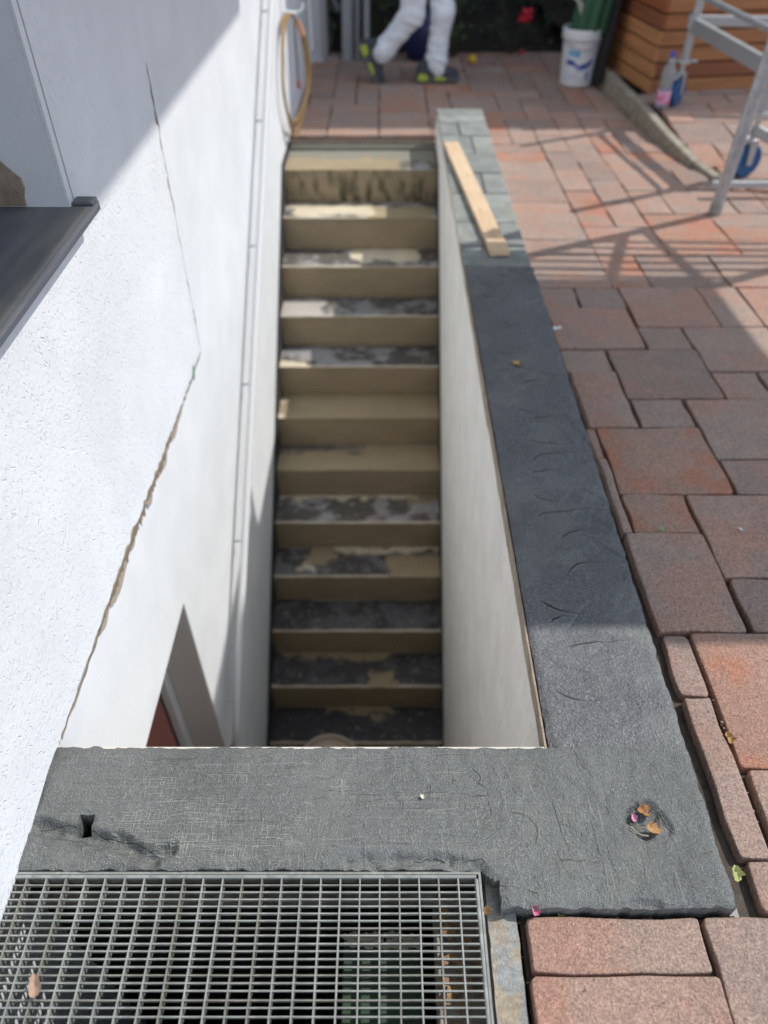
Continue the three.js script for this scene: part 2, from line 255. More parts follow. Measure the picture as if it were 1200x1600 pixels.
/* ------------------------------------------------------------------ house: facade, window, cellar door, balcony */
const house = thing('house', 'white rendered house wall with cellar door, slate window sill and balcony, left of the stairs', 'house', [-0.632, 0, -0.72], -0.0115);
const hz = (z) => z + 0.72; // world z to house z
{
  const wallPart = (name, outline, holes, x0, x1, mat) => { // outline in (s = -z, y)
    const sh = new THREE.Shape(outline.map(([s, y]) => new THREE.Vector2(s - 0.72, y)));
    for (const h of holes) sh.holes.push(new THREE.Path(h.map(([s, y]) => new THREE.Vector2(s - 0.72, y))));
    const g = new THREE.ExtrudeGeometry(sh, { depth: x1 - x0, bevelEnabled: false }); g.rotateY(Math.PI / 2); g.translate(x0, 0, 0);
    return mesh(name, g, mat, house);
  };
  const rect = (s0, s1, y0, y1) => [[s0, y0], [s1, y0], [s1, y1], [s0, y1]];
  const win = rect(0.37, 1.474, 0.7195, 2.05), door = rect(0.74, 1.484, -2.47, -0.487);
  wallPart('wall', rect(-4, 6.68, -2.7, 6.2), [win, door], -0.42, 0, M.plaster);
  // thicker rough render above ground level, ends in an irregular edge; broken edges follow the crack
  const R = rng(4), edge = [];
  for (let s = -4; s < 0.7; s += 0.5) edge.push([s, -0.01]);
  for (let s = 0.7; s < 2.15; s += 0.022) edge.push([s, 0.012 + (R() - 0.5) * 0.012 - 0.016 * smooth(1.2, 2, s)]);
  for (let y = 0.0; y < 0.86; y += 0.022) edge.push([2.155 + (R() - 0.5) * 0.008 + y * 0.012, y]);
  const top = [[2.17, 0.88], [2.17, 6.2], [-4, 6.2]];
  wallPart('rough_render', [...edge, ...top], [win], 0.0005, 0.0075, M.stucco);
  // dirty open joint along the render edge
  const ribbon = (pts, wf, name, mat, x) => { const pos = [], idx = []; pts.forEach(([s, y, nx, ny], i) => { const [a, b] = wf(i / (pts.length - 1), i); pos.push(x, y + ny * a, -(s - 0.72) - nx * a, x, y - ny * b, -(s - 0.72) + nx * b); if (i) { const k = i * 2; idx.push(k - 2, k, k - 1, k, k + 1, k - 1); } }); const g = new THREE.BufferGeometry(); g.setAttribute('position', new THREE.Float32BufferAttribute(pos, 3)); g.setIndex(idx); g.computeVertexNormals(); return mesh(name, g, mat, house); };
  const P1 = []; for (let s = 0.74; s < 2.15; s += 0.007) P1.push([s, 0.008 - 0.014 * smooth(1.2, 2, s) + (vnoise(s * 60, 1, 2) - 0.5) * 0.008, 0, 1]);
  ribbon(P1, (t) => { const k = smooth(0.12, 0.4, t) * (1 - smooth(0.62, 0.75, t)) + 0.12 + 0.12 * smooth(0.05, 0.1, t); const n = vnoise(t * 95, 3, 7), m = vnoise(t * 40, 8, 7); return [0.002 + 0.006 * k * m, 0.001 + 0.030 * k * n * vnoise(t * 210, 6, 2)]; }, 'dirt_joint', M.dirt, 0.0082);
  ribbon(P1, (t) => { const k = smooth(0.05, 0.4, t) * (1 - smooth(0.6, 0.85, t)) + 0.2; const n = vnoise(t * 70, 13, 7); return [0.002 + 0.012 * k * n, 0.003 + 0.034 * k * vnoise(t * 34, 5, 17)]; }, 'dirt_joint', M.seam, 0.0078);
  const P2 = []; for (let y = -0.005; y < 0.84; y += 0.007) P2.push([2.158 + y * 0.014 + (vnoise(y * 50, 4, 3) - 0.5) * 0.01, y, 1, 0]);
  ribbon(P2, (t) => { const n = vnoise(t * 60, 2, 5); const k = 0.25 + smooth(0.78, 0.84, t) * (1 - smooth(0.95, 1, t)) * 1.6 + (vnoise(t * 14, 6, 1) > 0.72 ? 0.6 : 0); return [0.0008 + 0.004 * k * n, 0.0008 + 0.009 * k * vnoise(t * 50, 9, 2)]; }, 'dirt_joint', M.dirt, 0.0081);
  // green flake of old paint at the bend
  mesh('paint_flake', (() => { const g = new THREE.IcosahedronGeometry(0.012, 1); g.scale(0.25, 2.2, 0.8); g.rotateX(-0.6); g.translate(0.009, -0.004, -(2.03 - 0.72)); return g; })(), std({ color: lin(0.12, 0.3, 0.22) }), house);
  // window: sill, frame, pane, bare plaster in the reveal
  const sillMat = std({ map: canvasTex(256, 1024, (x, w, h) => fill(x, w, h, (i, j) => { const n = fbm(i / 50, j / 70, 61, 5), m = fbm(i / 30 + 40, j / 160, 67, 4), g = hash(i, j, 9) * 14, u = i / w; const t = smooth(0.5, 1.0, u + (m - 0.5) * 0.5) * (0.5 + 0.7 * n); return mix([74 + g + n * 20, 79 + g + n * 20, 90 + g + n * 20], [140, 137, 130], Math.min(1, t) * smooth(0.999, 0.96, u)); }), true), roughness: 0.65 });
  const sill = mesh('window_sill', (() => { const g = bx(-0.25, 0.052, 0.722, 0.741, hz(-1.512), hz(-0.33), 0.003), p = g.attributes.position, u = g.attributes.uv; for (let k = 0; k < p.count; k++) u.setXY(k, p.getY(k) < 0.737 ? 0.02 : (p.getX(k) + 0.25) / 0.302, (p.getZ(k) - hz(-1.512)) / 1.182); return g; })(), sillMat, house);
  mesh('end_upstand', bx(0.009, 0.051, 0.7412, 0.749, hz(-1.511), hz(-1.478), 0.004), std({ color: lin(0.13, 0.14, 0.155), roughness: 0.6 }), sill);
  mesh('drip_groove', bx(0.036, 0.042, 0.7185, 0.7218, hz(-1.495), hz(-0.345)), M.black, sill);
  const wf = mesh('window_frame', [bx(-0.29, -0.22, 0.743, 0.82, hz(-1.472), hz(-0.372)), bx(-0.29, -0.22, 1.97, 2.048, hz(-1.472), hz(-0.372)), bx(-0.29, -0.22, 0.82, 1.97, hz(-1.472), hz(-1.395)), bx(-0.29, -0.22, 0.82, 1.97, hz(-0.45), hz(-0.372))], M.whitePaint, house);
  mesh('window_pane', bx(-0.262, -0.25, 0.82, 1.97, hz(-1.395), hz(-0.45)), new THREE.MeshPhysicalMaterial({ color: 0x9aa7ad, roughness: 0.06, metalness: 0.1, clearcoat: 1 }), wf);
  { const sh = new THREE.Shape(); const pts = [[-0.215, 0.743]]; const Q = rng(12); for (let k = 0; k <= 24; k++) { const t = k / 24; pts.push([-0.060 - 0.085 * smooth(0.05, 0.5, t) - 0.05 * smooth(0.5, 1, t) - 0.02 * vnoise(t * 9, 1, 4) + (Q() - 0.5) * 0.006, 0.744 + t * 0.42]); } pts.push([-0.215, 1.17]); sh.setFromPoints(pts.map((p) => new THREE.Vector2(...p))); const g = new THREE.ExtrudeGeometry(sh, { depth: 0.005, bevelEnabled: false }); g.translate(0, 0, hz(-1.4738)); mesh('bare_plaster', g, M.rawPlaster, house); }
  mesh('render_bead', bx(0.0078, 0.0092, 0.745, 2.05, hz(-1.497), hz(-1.494)), std({ color: lin(0.45, 0.45, 0.46) }), house);
  // cellar door
  const reveal = std({ color: lin(0.62, 0.60, 0.58), roughness: 0.8 });
  mesh('door_reveal', [bx(-0.135, -0.002, -2.468, -0.4885, hz(-1.4838), hz(-1.4805)), bx(-0.135, -0.002, -0.4905, -0.487, hz(-1.4805), hz(-0.745))], reveal, house);
  const fr = mesh('door_frame', [bx(-0.185, -0.12, -2.468, -0.4925, hz(-1.48), hz(-1.438), 0.01), bx(-0.185, -0.12, -0.535, -0.4925, hz(-1.437), hz(-0.745), 0.01)], M.whitePaint, house);
  const door1 = mesh('door', bx(-0.19, -0.15, -2.46, -0.537, hz(-1.436), hz(-0.745), 0.004), std({ color: lin(0.085, 0.026, 0.023), roughness: 0.55 }), house);
  mesh('door_handle', rod(V(-0.10, -1.45, hz(-0.85)), V(-0.10, -1.45, hz(-0.97)), 0.01), M.alu, door1);
  mesh('balcony', bx(0.008, 1.40, 2.55, 2.74, hz(-4.33), hz(3.2), 0.01), M.plaster, house);
  mesh('balcony_parapet', bx(1.30, 1.40, 2.742, 3.6, hz(-4.33), hz(3.2), 0.01), M.plaster, house);
  wallPart('gap_shade_strip', [[1.99, -2.262], [4.475, -0.192], [4.80, -0.19], [4.80, -0.6], [1.99, -2.68]], [], 0.0004, 0.014, std({ color: lin(0.03, 0.029, 0.03), roughness: 0.9 }));  // added black strip: paints the shade of the gap between steps and wall
  // strip of flaking skirting paint at the foot by the stair head
}

/* handrail on the house wall */
{
  const X = -0.567, t = thing('handrail', 'slim white metal handrail running down the house wall beside the stairs', 'handrail');
  const yAt = (z) => -1.216 + (-(z) - 1.535) * 0.683;
  const pts = []; for (let z = -4.75; z <= -1.55; z += 0.2) pts.push([X + 0.0115 * (-z - 1.5), yAt(z), z]);
  pts.push([X, -1.245, -1.50], [X, -1.285, -1.475], [X - 0.012, -1.34, -1.47], [X - 0.03, -1.37, -1.475]);
  const g = tube(pts, 0.0145, 90); mesh('rail', g, std({ color: lin(0.58, 0.59, 0.60), roughness: 0.6 }), t);
  for (const z of [-4.25, -3.75, -3.22, -2.68, -2.12, -1.60]) { const x = X + 0.0115 * (-z - 1.5), y = yAt(z); mesh('bracket', [rod(V(x, y - 0.016, z), V(x - 0.01, y - 0.05, z), 0.005, 8), rod(V(x - 0.01, y - 0.05, z), V(x - 0.058, y - 0.055, z), 0.005, 8)], M.whitePaint, t); }
}

/* ------------------------------------------------------------------ stairwell walls, coping */
const well = thing('stairwell_wall', 'low retaining wall round the cellar stairs with grey painted coping', 'retaining wall');
mesh('wall', [bx(0.314, 0.578, -2.7, -0.032, -4.85, -0.72), bx(-0.64, -0.556, -2.7, -0.032, -0.7195, -0.50), bx(-0.508, 0.578, -2.7, -0.032, -0.7195, -0.50), bx(-0.556, -0.508, -2.7, -0.032, -0.7195, -0.61)], M.cellarWhite, well);
{ // frayed bare edge under the coping, inner side
  const mk = (len, f, depth) => { const pts = [[0, 0]]; for (let k = 0; k <= 160; k++) { const t = k / 160; pts.push([t * len, -f(t)]); } pts.push([len, 0]); const sh = new THREE.Shape(pts.map((p) => new THREE.Vector2(...p))); return new THREE.ExtrudeGeometry(sh, { depth, bevelEnabled: false }); };
  const g = mk(2.95, (t) => (0.014 + 0.044 * (1 - t) * (0.45 + 0.8 * vnoise(t * 26, 2, 4)) + 0.008 * vnoise(t * 120, 3, 4)) * smooth(1, 0.7, t), 0.004);
  g.rotateY(Math.PI / 2); g.translate(0.3105, -0.003, -0.722); mesh('bare_plaster_edge', g, M.rawPlaster, well);
  const g2 = mk(0.95, (t) => 0.004 + 0.008 * vnoise(t * 60, 3, 9), 0.004); g2.translate(-0.635, -0.004, -0.7285); mesh('paint_edge', g2, M.paintSeam, well);
}
{ const sh = new THREE.Shape([[1.99, -2.268], [4.475, -0.2], [4.8, -0.2], [4.8, -0.6], [1.99, -2.68]].map((v) => new THREE.Vector2(...v))); const g = new THREE.ExtrudeGeometry(sh, { depth: 0.007, bevelEnabled: false }); g.rotateY(Math.PI / 2); g.translate(0.3066, 0, 0); mesh('gap_shade_strip', g, std({ color: lin(0.035, 0.032, 0.03), roughness: 0.9 }), well); }  // same on the right: black strip painting the shaded gap beside the steps
const CX0 = -0.66, CZ0 = -0.75; // texture origin of the front coping
function copingPaint(w, h, mpp, x0, z0, seed, bump, lines) {
  return (x) => {
    fill(x, w, h, (i, j) => {
      const X = x0 + i * mpp, Z = z0 + j * mpp, n = fbm(X * 6 + 20, Z * 6 + 20, seed, 4), s = hash(i, j, seed), f = vnoise(i / 2.3, j / 2.3, seed + 1), b = fbm(X * 46 + 3 * vnoise(X * 9, Z * 9, 4), Z * 46, seed + 2, 4);
      if (bump) { const v = 128 + (n - 0.5) * 60 + (s - 0.5) * 30 + (f - 0.5) * 60 + (b - 0.5) * 70 - 14 * smooth(0.06, 0.0, Math.abs(b - 0.52)); return [v, v, v]; }
      let k = 1 + (n - 0.5) * 0.25 + (s - 0.5) * 0.24 + (f - 0.5) * 0.30; let c = z0 < -1 ? [97 * k, 98.5 * k, 101 * k] : [100 * k, 102 * k, 101 * k];
      const wear = smooth(0.56, 0.74, fbm(X * 9, Z * 9, seed + 9, 5)); c = mix(c, [116, 118, 114], wear * 0.45); if (f > 0.86 && fbm(X * 30, Z * 30, seed + 4, 2) > 0.5) c = mix(c, [150, 152, 146], 0.5);
      if (s > 0.9975) c = [190, 190, 184]; return c;
    });
    const R = rng(seed + (0)), px = (m) => m / mpp, T = (X, Z) => [(X - x0) / mpp, (Z - z0) / mpp];
    const stroke = (pts, wd, light, a) => { x.strokeStyle = bump ? `rgba(${light},${light},${light},${a})` : `rgba(${light},${light + 1},${light - 6},${a})`; x.lineWidth = px(wd); x.lineCap = 'round'; x.beginPath(); pts.forEach((p, i) => (i ? x.lineTo(...T(...p)) : x.moveTo(...T(...p)))); x.stroke(); };
    lines(stroke, R, bump);
  };
}
const frontLines = (stroke, R, bump) => {
  const L = bump ? 225 : 172, D = bump ? 35 : 48;
  // pressed tile pattern: small squares, rows of short ticks
  const tile = (cx, cz, n, s) => { for (let a = 0; a < n; a++) for (let b = 0; b < 2; b++) { if (R() < 0.25) continue; const x = cx + a * s, z = cz + b * s * 0.75, q = s * 0.8, r = s * 0.55; const j = () => (R() - 0.5) * 0.002; stroke([[x + j(), z + j()], [x + q, z + j()], [x + q + j(), z + r], [x + j(), z + r], [x, z]], 0.0009, L, 0.5); if (R() < 0.5) stroke([[x + q * .35, z + r * .3], [x + q * .65, z + r * .35], [x + q * .6, z + r * .7], [x + q * .3, z + r * .66]], 0.0008, L, 0.45); } };
  for (const [cx, cz, n] of [[-.47, -.60, 3], [-.36, -.615, 4], [-.40, -.56, 4], [-.33, -.69, 3], [-.44, -.665, 2], [-.30, -.535, 3], [-.20, -.515, 3], [-.10, -.66, 2]]) { tile(cx, cz, n, 0.021 + R() * 0.006); tile(cx + 0.003, cz + 0.002, n, 0.023 + R() * 0.006); }
  for (let k = 0; k < 260; k++) { const x = -0.5 + R() * 0.36, z = -0.62 + R() * 0.11, v = R() < 0.4, l = 0.004 + R() * 0.02; stroke([[x, z], [x + (v ? 0 : l), z + (v ? l : (R() - 0.5) * 0.002)]], 0.0006 + R() * 0.0007, L, 0.25 + R() * 0.4); }
  for (const off of [0.001]) { const p = []; for (let q = 0; q <= 14; q++) { const t = q / 14; p.push([-0.615 + t * 0.235, -0.575 + off + 0.055 * t * t + (R() - 0.5) * 0.008]); } stroke(p, 0.0013, bump ? 20 : 42, 0.5); }
  for (let k = 0; k < 620; k++) { // brush and trowel streaks
    const x = -0.63 + R() * 1.22, z = -0.725 + R() * 0.29, v = R() < 0.6, l = 0.004 + R() * R() * 0.05, w = 0.0005 + R() * R() * 0.0016;
    const dx = v ? (R() - 0.5) * 0.012 : l, dz = v ? l : (R() - 0.5) * 0.012; stroke([[x, z], [x + dx / 2 + (R() - 0.5) * 0.002, z + dz / 2], [x + dx, z + dz]], w, R() < 0.6 ? L : D, 0.12 + R() * 0.3);
  }
  for (let k = 0; k < 90; k++) { const x = 0.20 + R() * 0.36, z = -0.72 + R() * 0.24, l = 0.015 + R() * 0.05, b = (R() - 0.5) * 0.01; stroke([[x, z], [x + 0.003 + b + (R() - 0.5) * 0.008, z + l / 2], [x + 0.008 + b * 2, z + l]], 0.001 + R() * 0.002, R() < 0.5 ? L : D, 0.10 + R() * 0.16); }
  for (let k = 0; k < 70; k++) { const x = -0.6 + R() * 0.7, z = -0.72 + R() * 0.2, l = 0.02 + R() * 0.07; stroke([[x, z], [x + l / 2, z + (R() - 0.5) * 0.006], [x + l, z + (R() - 0.5) * 0.008]], 0.001 + R() * 0.002, R() < 0.55 ? L : D, 0.12 + R() * 0.2); }
  for (let k = 0; k < 14; k++) { const z = -0.715 + R() * 0.2, x = -0.6 + R() * 0.8, l = 0.1 + R() * 0.3; stroke([[x, z], [x + l / 2, z + (R() - 0.5) * 0.006], [x + l, z + (R() - 0.5) * 0.006]], 0.001, L, 0.3); }
  // combed arcs beside the corner
  for (let k = 0; k < 46; k++) { const r = 0.02 + R() * 0.12, cx = 0.14 + (R() - 0.5) * 0.02, cz = -0.62, a0 = R() * 1.2, p = []; for (let i = 0; i < 4 + R() * 3; i++) { const a = a0 + i * 0.13; p.push([cx + Math.cos(a) * r, cz + Math.sin(a) * r * 0.9]); } stroke(p, 0.0007, R() < 0.5 ? L : D, 0.28); }
  for (let k = 0; k < 1500; k++) { const x = -0.62 + R() * 1.2, z = -0.722 + R() * 0.285, l = 0.002 + R() * 0.008, v = R() < 0.55; stroke([[x, z], [x + (v ? (R() - 0.5) * 0.003 : l), z + (v ? l : (R() - 0.5) * 0.003)]], 0.0007 + R() * 0.0007, R() < 0.72 ? L : D, 0.2 + R() * 0.3); }
  const crack = (p, w = 0.0022) => { { const q = []; for (let i = 0; i < p.length - 1; i++) for (let k = 0; k < 5; k++) { const t = k / 5; q.push([p[i][0] + (p[i + 1][0] - p[i][0]) * t + (R() - 0.5) * 0.004, p[i][1] + (p[i + 1][1] - p[i][1]) * t + (R() - 0.5) * 0.004]); } for (let i = 0; i < q.length - 1; i++) if (R() < 0.85) stroke([q[i], q[i + 1]], w * (0.3 + R() * 0.8), D, 0.3 + R() * 0.4); }  };
  crack([[.165, -.685], [.18, -.665], [.172, -.652], [.19, -.645], [.19, -.63]]); crack([[.155, -.628], [.19, -.63], [.192, -.588]], 0.003);
  crack([[.13, -.51], [.17, -.515], [.165, -.495]], 0.0026); crack([[.185, -.475], [.23, -.468], [.262, -.458]]); crack([[.30, -.515], [.345, -.512], [.37, -.511]]); crack([[.30, -.64], [.325, -.51]], 0.0012);
  crack([[.05, -.512], [.08, -.517], [.11, -.513]], 0.003); crack([[.36, -.76 + .03], [.37, -.70], [.39, -.66]], 0.0016);
};
const armLines = (stroke, R, bump) => {
  const L = bump ? 220 : 150, D = bump ? 30 : 40;
  for (let k = 0; k < 700; k++) { const x = 0.315 + R() * 0.26, z = -2.8 + R() * 2.1, l = 0.006 + R() * R() * 0.05, v = R() < 0.75; stroke([[x, z], [x + (v ? (R() - 0.5) * 0.006 : l), z + (v ? l : (R() - 0.5) * 0.006)]], 0.0006 + R() * 0.001, R() < 0.5 ? L : D, 0.12 + R() * 0.28); }
  for (let k = 0; k < 700; k++) { const x = 0.315 + R() * 0.26, z = -1.5 + R() * 0.78, l = 0.003 + R() * 0.012; stroke([[x, z], [x + (R() - 0.5) * 0.004, z + l]], 0.0006 + R() * 0.0006, R() < 0.7 ? L : D, 0.12 + R() * 0.25); }
  const taper = (p, w, a) => { for (let i = 0; i < p.length - 1; i++) { const t = i / (p.length - 1); stroke([p[i], p[i + 1]], w * (0.35 + 1.1 * Math.sin(Math.PI * Math.min(1, t * 1.25 + 0.12))), D, a); if (R() < 0.7) stroke([[p[i][0], p[i][1] + w * 1.4], [p[i + 1][0], p[i + 1][1] + w * 1.4]], w * 0.8, L, a * 0.35); } };
  for (let z = -2.72; z < -0.78; z += 0.055 + R() * 0.06) { // hooked lap marks of the trowel
    const x0 = 0.345 + R() * 0.09, len = 0.07 + R() * 0.14, dz = 0.02 + R() * 0.03, p = [], e = R() < 0.35 ? -1 : 1;
    for (let i = 0; i <= 16; i++) { const t = i / 16; p.push([Math.min(0.575, x0 + len * Math.pow(t, 1.5) + (R() - 0.5) * 0.002), z + e * dz * (1 - Math.pow(1 - t, 2.6)) + 0.006 * (vnoise(t * 6 + z * 9, 3, 5) - 0.5) + (R() - 0.5) * 0.0014]); }
    taper(p.slice(Math.floor(R() * 3), 11 + Math.floor(R() * 6)), 0.0021 + R() * 0.0017, 0.75 + R() * 0.25);
  }
};
const mp = 0.64 / 1024;
const frontMat = std({ map: canvasTex(2048, 512, copingPaint(2048, 512, mp, CX0, CZ0, 201, false, frontLines), true), bumpMap: canvasTex(2048, 512, copingPaint(2048, 512, mp, CX0, CZ0, 201, true, frontLines), false), bumpScale: 0.0052, roughness: 0.66 });
const ap = 2.2 / 2048;
const armMat = std({ map: canvasTex(320, 2048, copingPaint(320, 2048, ap, 0.29, -2.86, 201, false, armLines), true), bumpMap: canvasTex(320, 2048, copingPaint(320, 2048, ap, 0.29, -2.86, 201, true, armLines), false), bumpScale: 0.0056, roughness: 0.66 });
const bump2 = (x, z, cx, cz, r) => smooth(r, 0, Math.hypot(x - cx, z - cz));
function segD(x, z, ax, az, bX, bz) { const dx = bX - ax, dz = bz - az, t = Math.min(1, Math.max(0, ((x - ax) * dx + (z - az) * dz) / (dx * dx + dz * dz))); return Math.hypot(x - ax - dx * t, z - az - dz * t); }
function copingH(x, z) {
  let h = (fbm(x * 18, z * 18, 61, 4) - 0.5) * 0.006 + (fbm(x * 90, z * 60, 63, 2) - 0.5) * 0.0016;
  // broken diagonal trough round the old post hole on the left
  const wob = (vnoise(x * 60, z * 60, 5) - 0.5) * 0.02;
  const d = Math.min(segD(x, z, -0.615, -0.572, -0.55, -0.56), segD(x, z, -0.55, -0.56, -0.47, -0.545), segD(x, z, -0.47, -0.545, -0.40, -0.518), segD(x, z, -0.41, -0.52, -0.37, -0.53) + 0.005) + wob * 0.6;
  h -= 0.013 * smooth(0.019, 0.008, d) + 0.004 * smooth(0.009, 0.003, d);
  h += 0.003 * smooth(0.030, 0.023, d) * smooth(0.017, 0.022, d);
  h += 0.0018 * (0.5 - Math.abs(fbm(x * 22, z * 22, 67, 3) - 0.5) * 4) * smooth(0.4, 0.65, vnoise(x * 7 + 3, z * 7, 44));
  // filled recess with leaves on the right
  const e = Math.hypot((x - 0.462) / 0.034, (z + 0.582) / 0.034) + wob * 14 + (vnoise(x * 120, z * 120, 9) - 0.5) * 0.4;
  h -= 0.013 * smooth(1.05, 0.55, e); h += 0.010 * bump2(x, z, 0.462, -0.592, 0.016) + 0.006 * bump2(x, z, 0.452, -0.578, 0.010);
  
  h -= 0.008 * smooth(0.014, 0.003, segD(x, z, 0.478, -0.612, 0.503, -0.568) + wob * 0.4);
  // flaked strip at the grate edge and the chipped corner
  const f = segD(x, z, -0.06, -0.512, 0.105, -0.513) + wob * 0.5; h -= 0.010 * smooth(0.016, 0.003, f);
  const c = segD(x, z, 0.12, -0.508, 0.17, -0.50) + wob * 0.5; h -= 0.007 * smooth(0.014, 0.003, c);
  h -= 0.006 * smooth(0.01, 0.002, segD(x, z, 0.41, -0.442, 0.455, -0.44) + wob * 0.3);
  if (z < -0.8) { // lap marks and the second pocket
    const q = z * 8 + vnoise(x * 10, z * 4, 8) * 1.2 - Math.pow((x - 0.44) * 7, 2); const fr = q - Math.floor(q); h += 0.0045 * (fr - 0.5) * smooth(0.33, 0.37, x) * smooth(0.3, 0.6, vnoise(x * 9, z * 7, 41)); const q2 = z * 13 + vnoise(x * 16, z * 7, 18) * 1.6 + Math.pow((x - 0.40) * 8, 2); h += 0.002 * (q2 - Math.floor(q2) - 0.5) * smooth(0.5, 0.7, vnoise(x * 11, z * 9, 47));
    h -= 0.012 * bump2(x, z, 0.434, -2.075, 0.03); h -= 0.006 * bump2(x, z, 0.40, -2.03, 0.02);
  }
  return h;
}
function slab(inside, x0, x1, z0, z1, cell, thick, uvf) {
  const nx = Math.round((x1 - x0) / cell), nz = Math.round((z1 - z0) / cell), sx = (x1 - x0) / nx, sz = (z1 - z0) / nz;
  const on = (i, j) => i >= 0 && j >= 0 && i < nx && j < nz && inside(x0 + (i + 0.5) * sx, z0 + (j + 0.5) * sz);
  const id = new Int32Array((nx + 1) * (nz + 1)).fill(-1), pos = [], uv = [], idx = [];
  const jit = (x, z, s) => (fbm(x * 45, z * 45, s, 3) - 0.5) * 0.009;
  const vert = (i, j) => {
    const k = j * (nx + 1) + i; if (id[k] >= 0) return id[k];
    let x = x0 + i * sx, z = z0 + j * sz; let open = 0; for (const [a, b] of [[-1, -1], [0, -1], [-1, 0], [0, 0]]) if (!on(i + a, j + b)) open++;
    let y = copingH(x, z); const ux = x, uz = z;
    let near = 0; for (let a = -3; a < 3; a++) for (let b = -3; b < 3; b++) if (!on(i + a, j + b)) near++;
    if (near && !(x > 0.33 && x < 0.57 && Math.abs(z + 0.7273) < 0.03)) { y -= 0.006 * Math.pow(near / 24, 1.5) * (0.5 + vnoise(x * 70, z * 70, 12)); }
    const hole = Math.abs(x + 0.534) < 0.035 && Math.abs(z + 0.577) < 0.035;
    if (hole && open) { x += jit(x, z, 71) * 0.2; z += jit(x, z, 75) * 0.2; } else if (open && x > -0.6 && !(x > 0.325 && Math.abs(z + 0.7273) < 0.02)) { x += jit(x, z, 71) * (x < 0.33 && z < -0.74 ? 0.5 : 1); z += jit(x, z, 75); }
    id[k] = pos.length / 3; pos.push(x, y, z); uv.push(...uvf(ux, uz)); return id[k];
  };
  for (let j = 0; j < nz; j++) for (let i = 0; i < nx; i++) if (on(i, j)) { const a = vert(i, j), b = vert(i + 1, j), c = vert(i, j + 1), d = vert(i + 1, j + 1); idx.push(a, c, b, b, c, d); }
  const side = (a, b) => { const k = pos.length / 3; for (const q of [a, b]) { pos.push(pos[q * 3], pos[q * 3 + 1], pos[q * 3 + 2]); uv.push(uv[q * 2], uv[q * 2 + 1]); } for (const q of [a, b]) { pos.push(pos[q * 3], -thick, pos[q * 3 + 2]); uv.push(uv[q * 2] + 0.01, uv[q * 2 + 1] + 0.02); } idx.push(k, k + 1, k + 2, k + 1, k + 3, k + 2); };
  for (let j = 0; j < nz; j++) for (let i = 0; i < nx; i++) if (on(i, j)) { if (!on(i - 1, j)) side(vert(i, j), vert(i, j + 1)); if (!on(i + 1, j)) side(vert(i + 1, j + 1), vert(i + 1, j)); if (!on(i, j - 1)) side(vert(i + 1, j), vert(i, j)); if (!on(i, j + 1)) side(vert(i, j + 1), vert(i + 1, j + 1)); }
  const g = new THREE.BufferGeometry(); g.setAttribute('position', new THREE.Float32BufferAttribute(pos, 3)); g.setAttribute('uv', new THREE.Float32BufferAttribute(uv, 2)); g.setIndex(idx); g.computeVertexNormals(); return g;
}
mesh('coping', slab((x, z) => Math.abs(x + 0.534) < 0.0145 && Math.abs(z + 0.577) < 0.0175 ? false : z < -0.4985 ? true : x > 0.188 + (z > -0.48 ? 0.008 : -0.02 + (z + 0.4985)) && z < -0.437, -0.634, 0.584, -0.727, -0.435, 0.0038, 0.06, (x, z) => [(x - CX0) / 1.28, 1 - (z - CZ0) / 0.32]), frontMat, well);
mesh('hole_shade_liner', [bx(-0.556, -0.5525, -0.25, -0.034, -0.6, -0.555), bx(-0.5155, -0.512, -0.25, -0.034, -0.6, -0.555), bx(-0.5525, -0.5155, -0.25, -0.034, -0.6, -0.5975), bx(-0.5525, -0.5155, -0.25, -0.034, -0.5565, -0.554), bx(-0.556, -0.512, -0.26, -0.2505, -0.6, -0.554)], M.black, well);  // black lining added so the hole reads as deep shade
mesh('coping', slab(() => true, 0.318, 0.584, -2.775, -0.727, 0.0045, 0.06, (x, z) => [(x - 0.29) / (ap * 320), 1 - (z + 2.86) / 2.2]), armMat, well);
{ // weathered coping stones towards the stair head
  const mats = [0, 1, 2].map((s) => std({ map: canvasTex(256, 256, (x, w, h) => fill(x, w, h, (i, j) => { const n = fbm(i / 40, j / 40, 300 + s, 5), v = 102 + n * 46 + s * 7 + hash(i, j, s) * 14; return mix([v - 4, v, v - 3], [150, 150, 120], smooth(0.66, 0.8, fbm(i / 22, j / 22, 320 + s, 3)) * 0.5); }), true, 2.5, 2.5), roughness: 0.85 }));
  const rows = [-2.78, -2.865, -2.97, -3.21, -3.54, -3.80, -4.08, -4.363, -4.59, -4.72, -4.855]; const R = rng(19); let k = 0;
  for (let i = 0; i < rows.length - 1; i++) {
    const one = i < 2 || i > 7, cut = i % 2 ? 0.40 + R() * 0.02 : 0.47 + R() * 0.02;
    for (const [a, b] of one ? [[0.312, 0.580]] : [[0.312, cut - 0.004], [cut + 0.004, 0.580]]) { const h = -0.003 - R() * 0.005; mesh('coping_stone', bx(a, b, -0.031, h, rows[i + 1] + 0.004, rows[i] - 0.004, 0.005), mats[k++ % 3], well); }
  }
  mesh('coping_bed', bx(0.316, 0.576, -0.0315, -0.012, -4.85, -2.776), std({ color: lin(0.085, 0.09, 0.095) }), well);
}

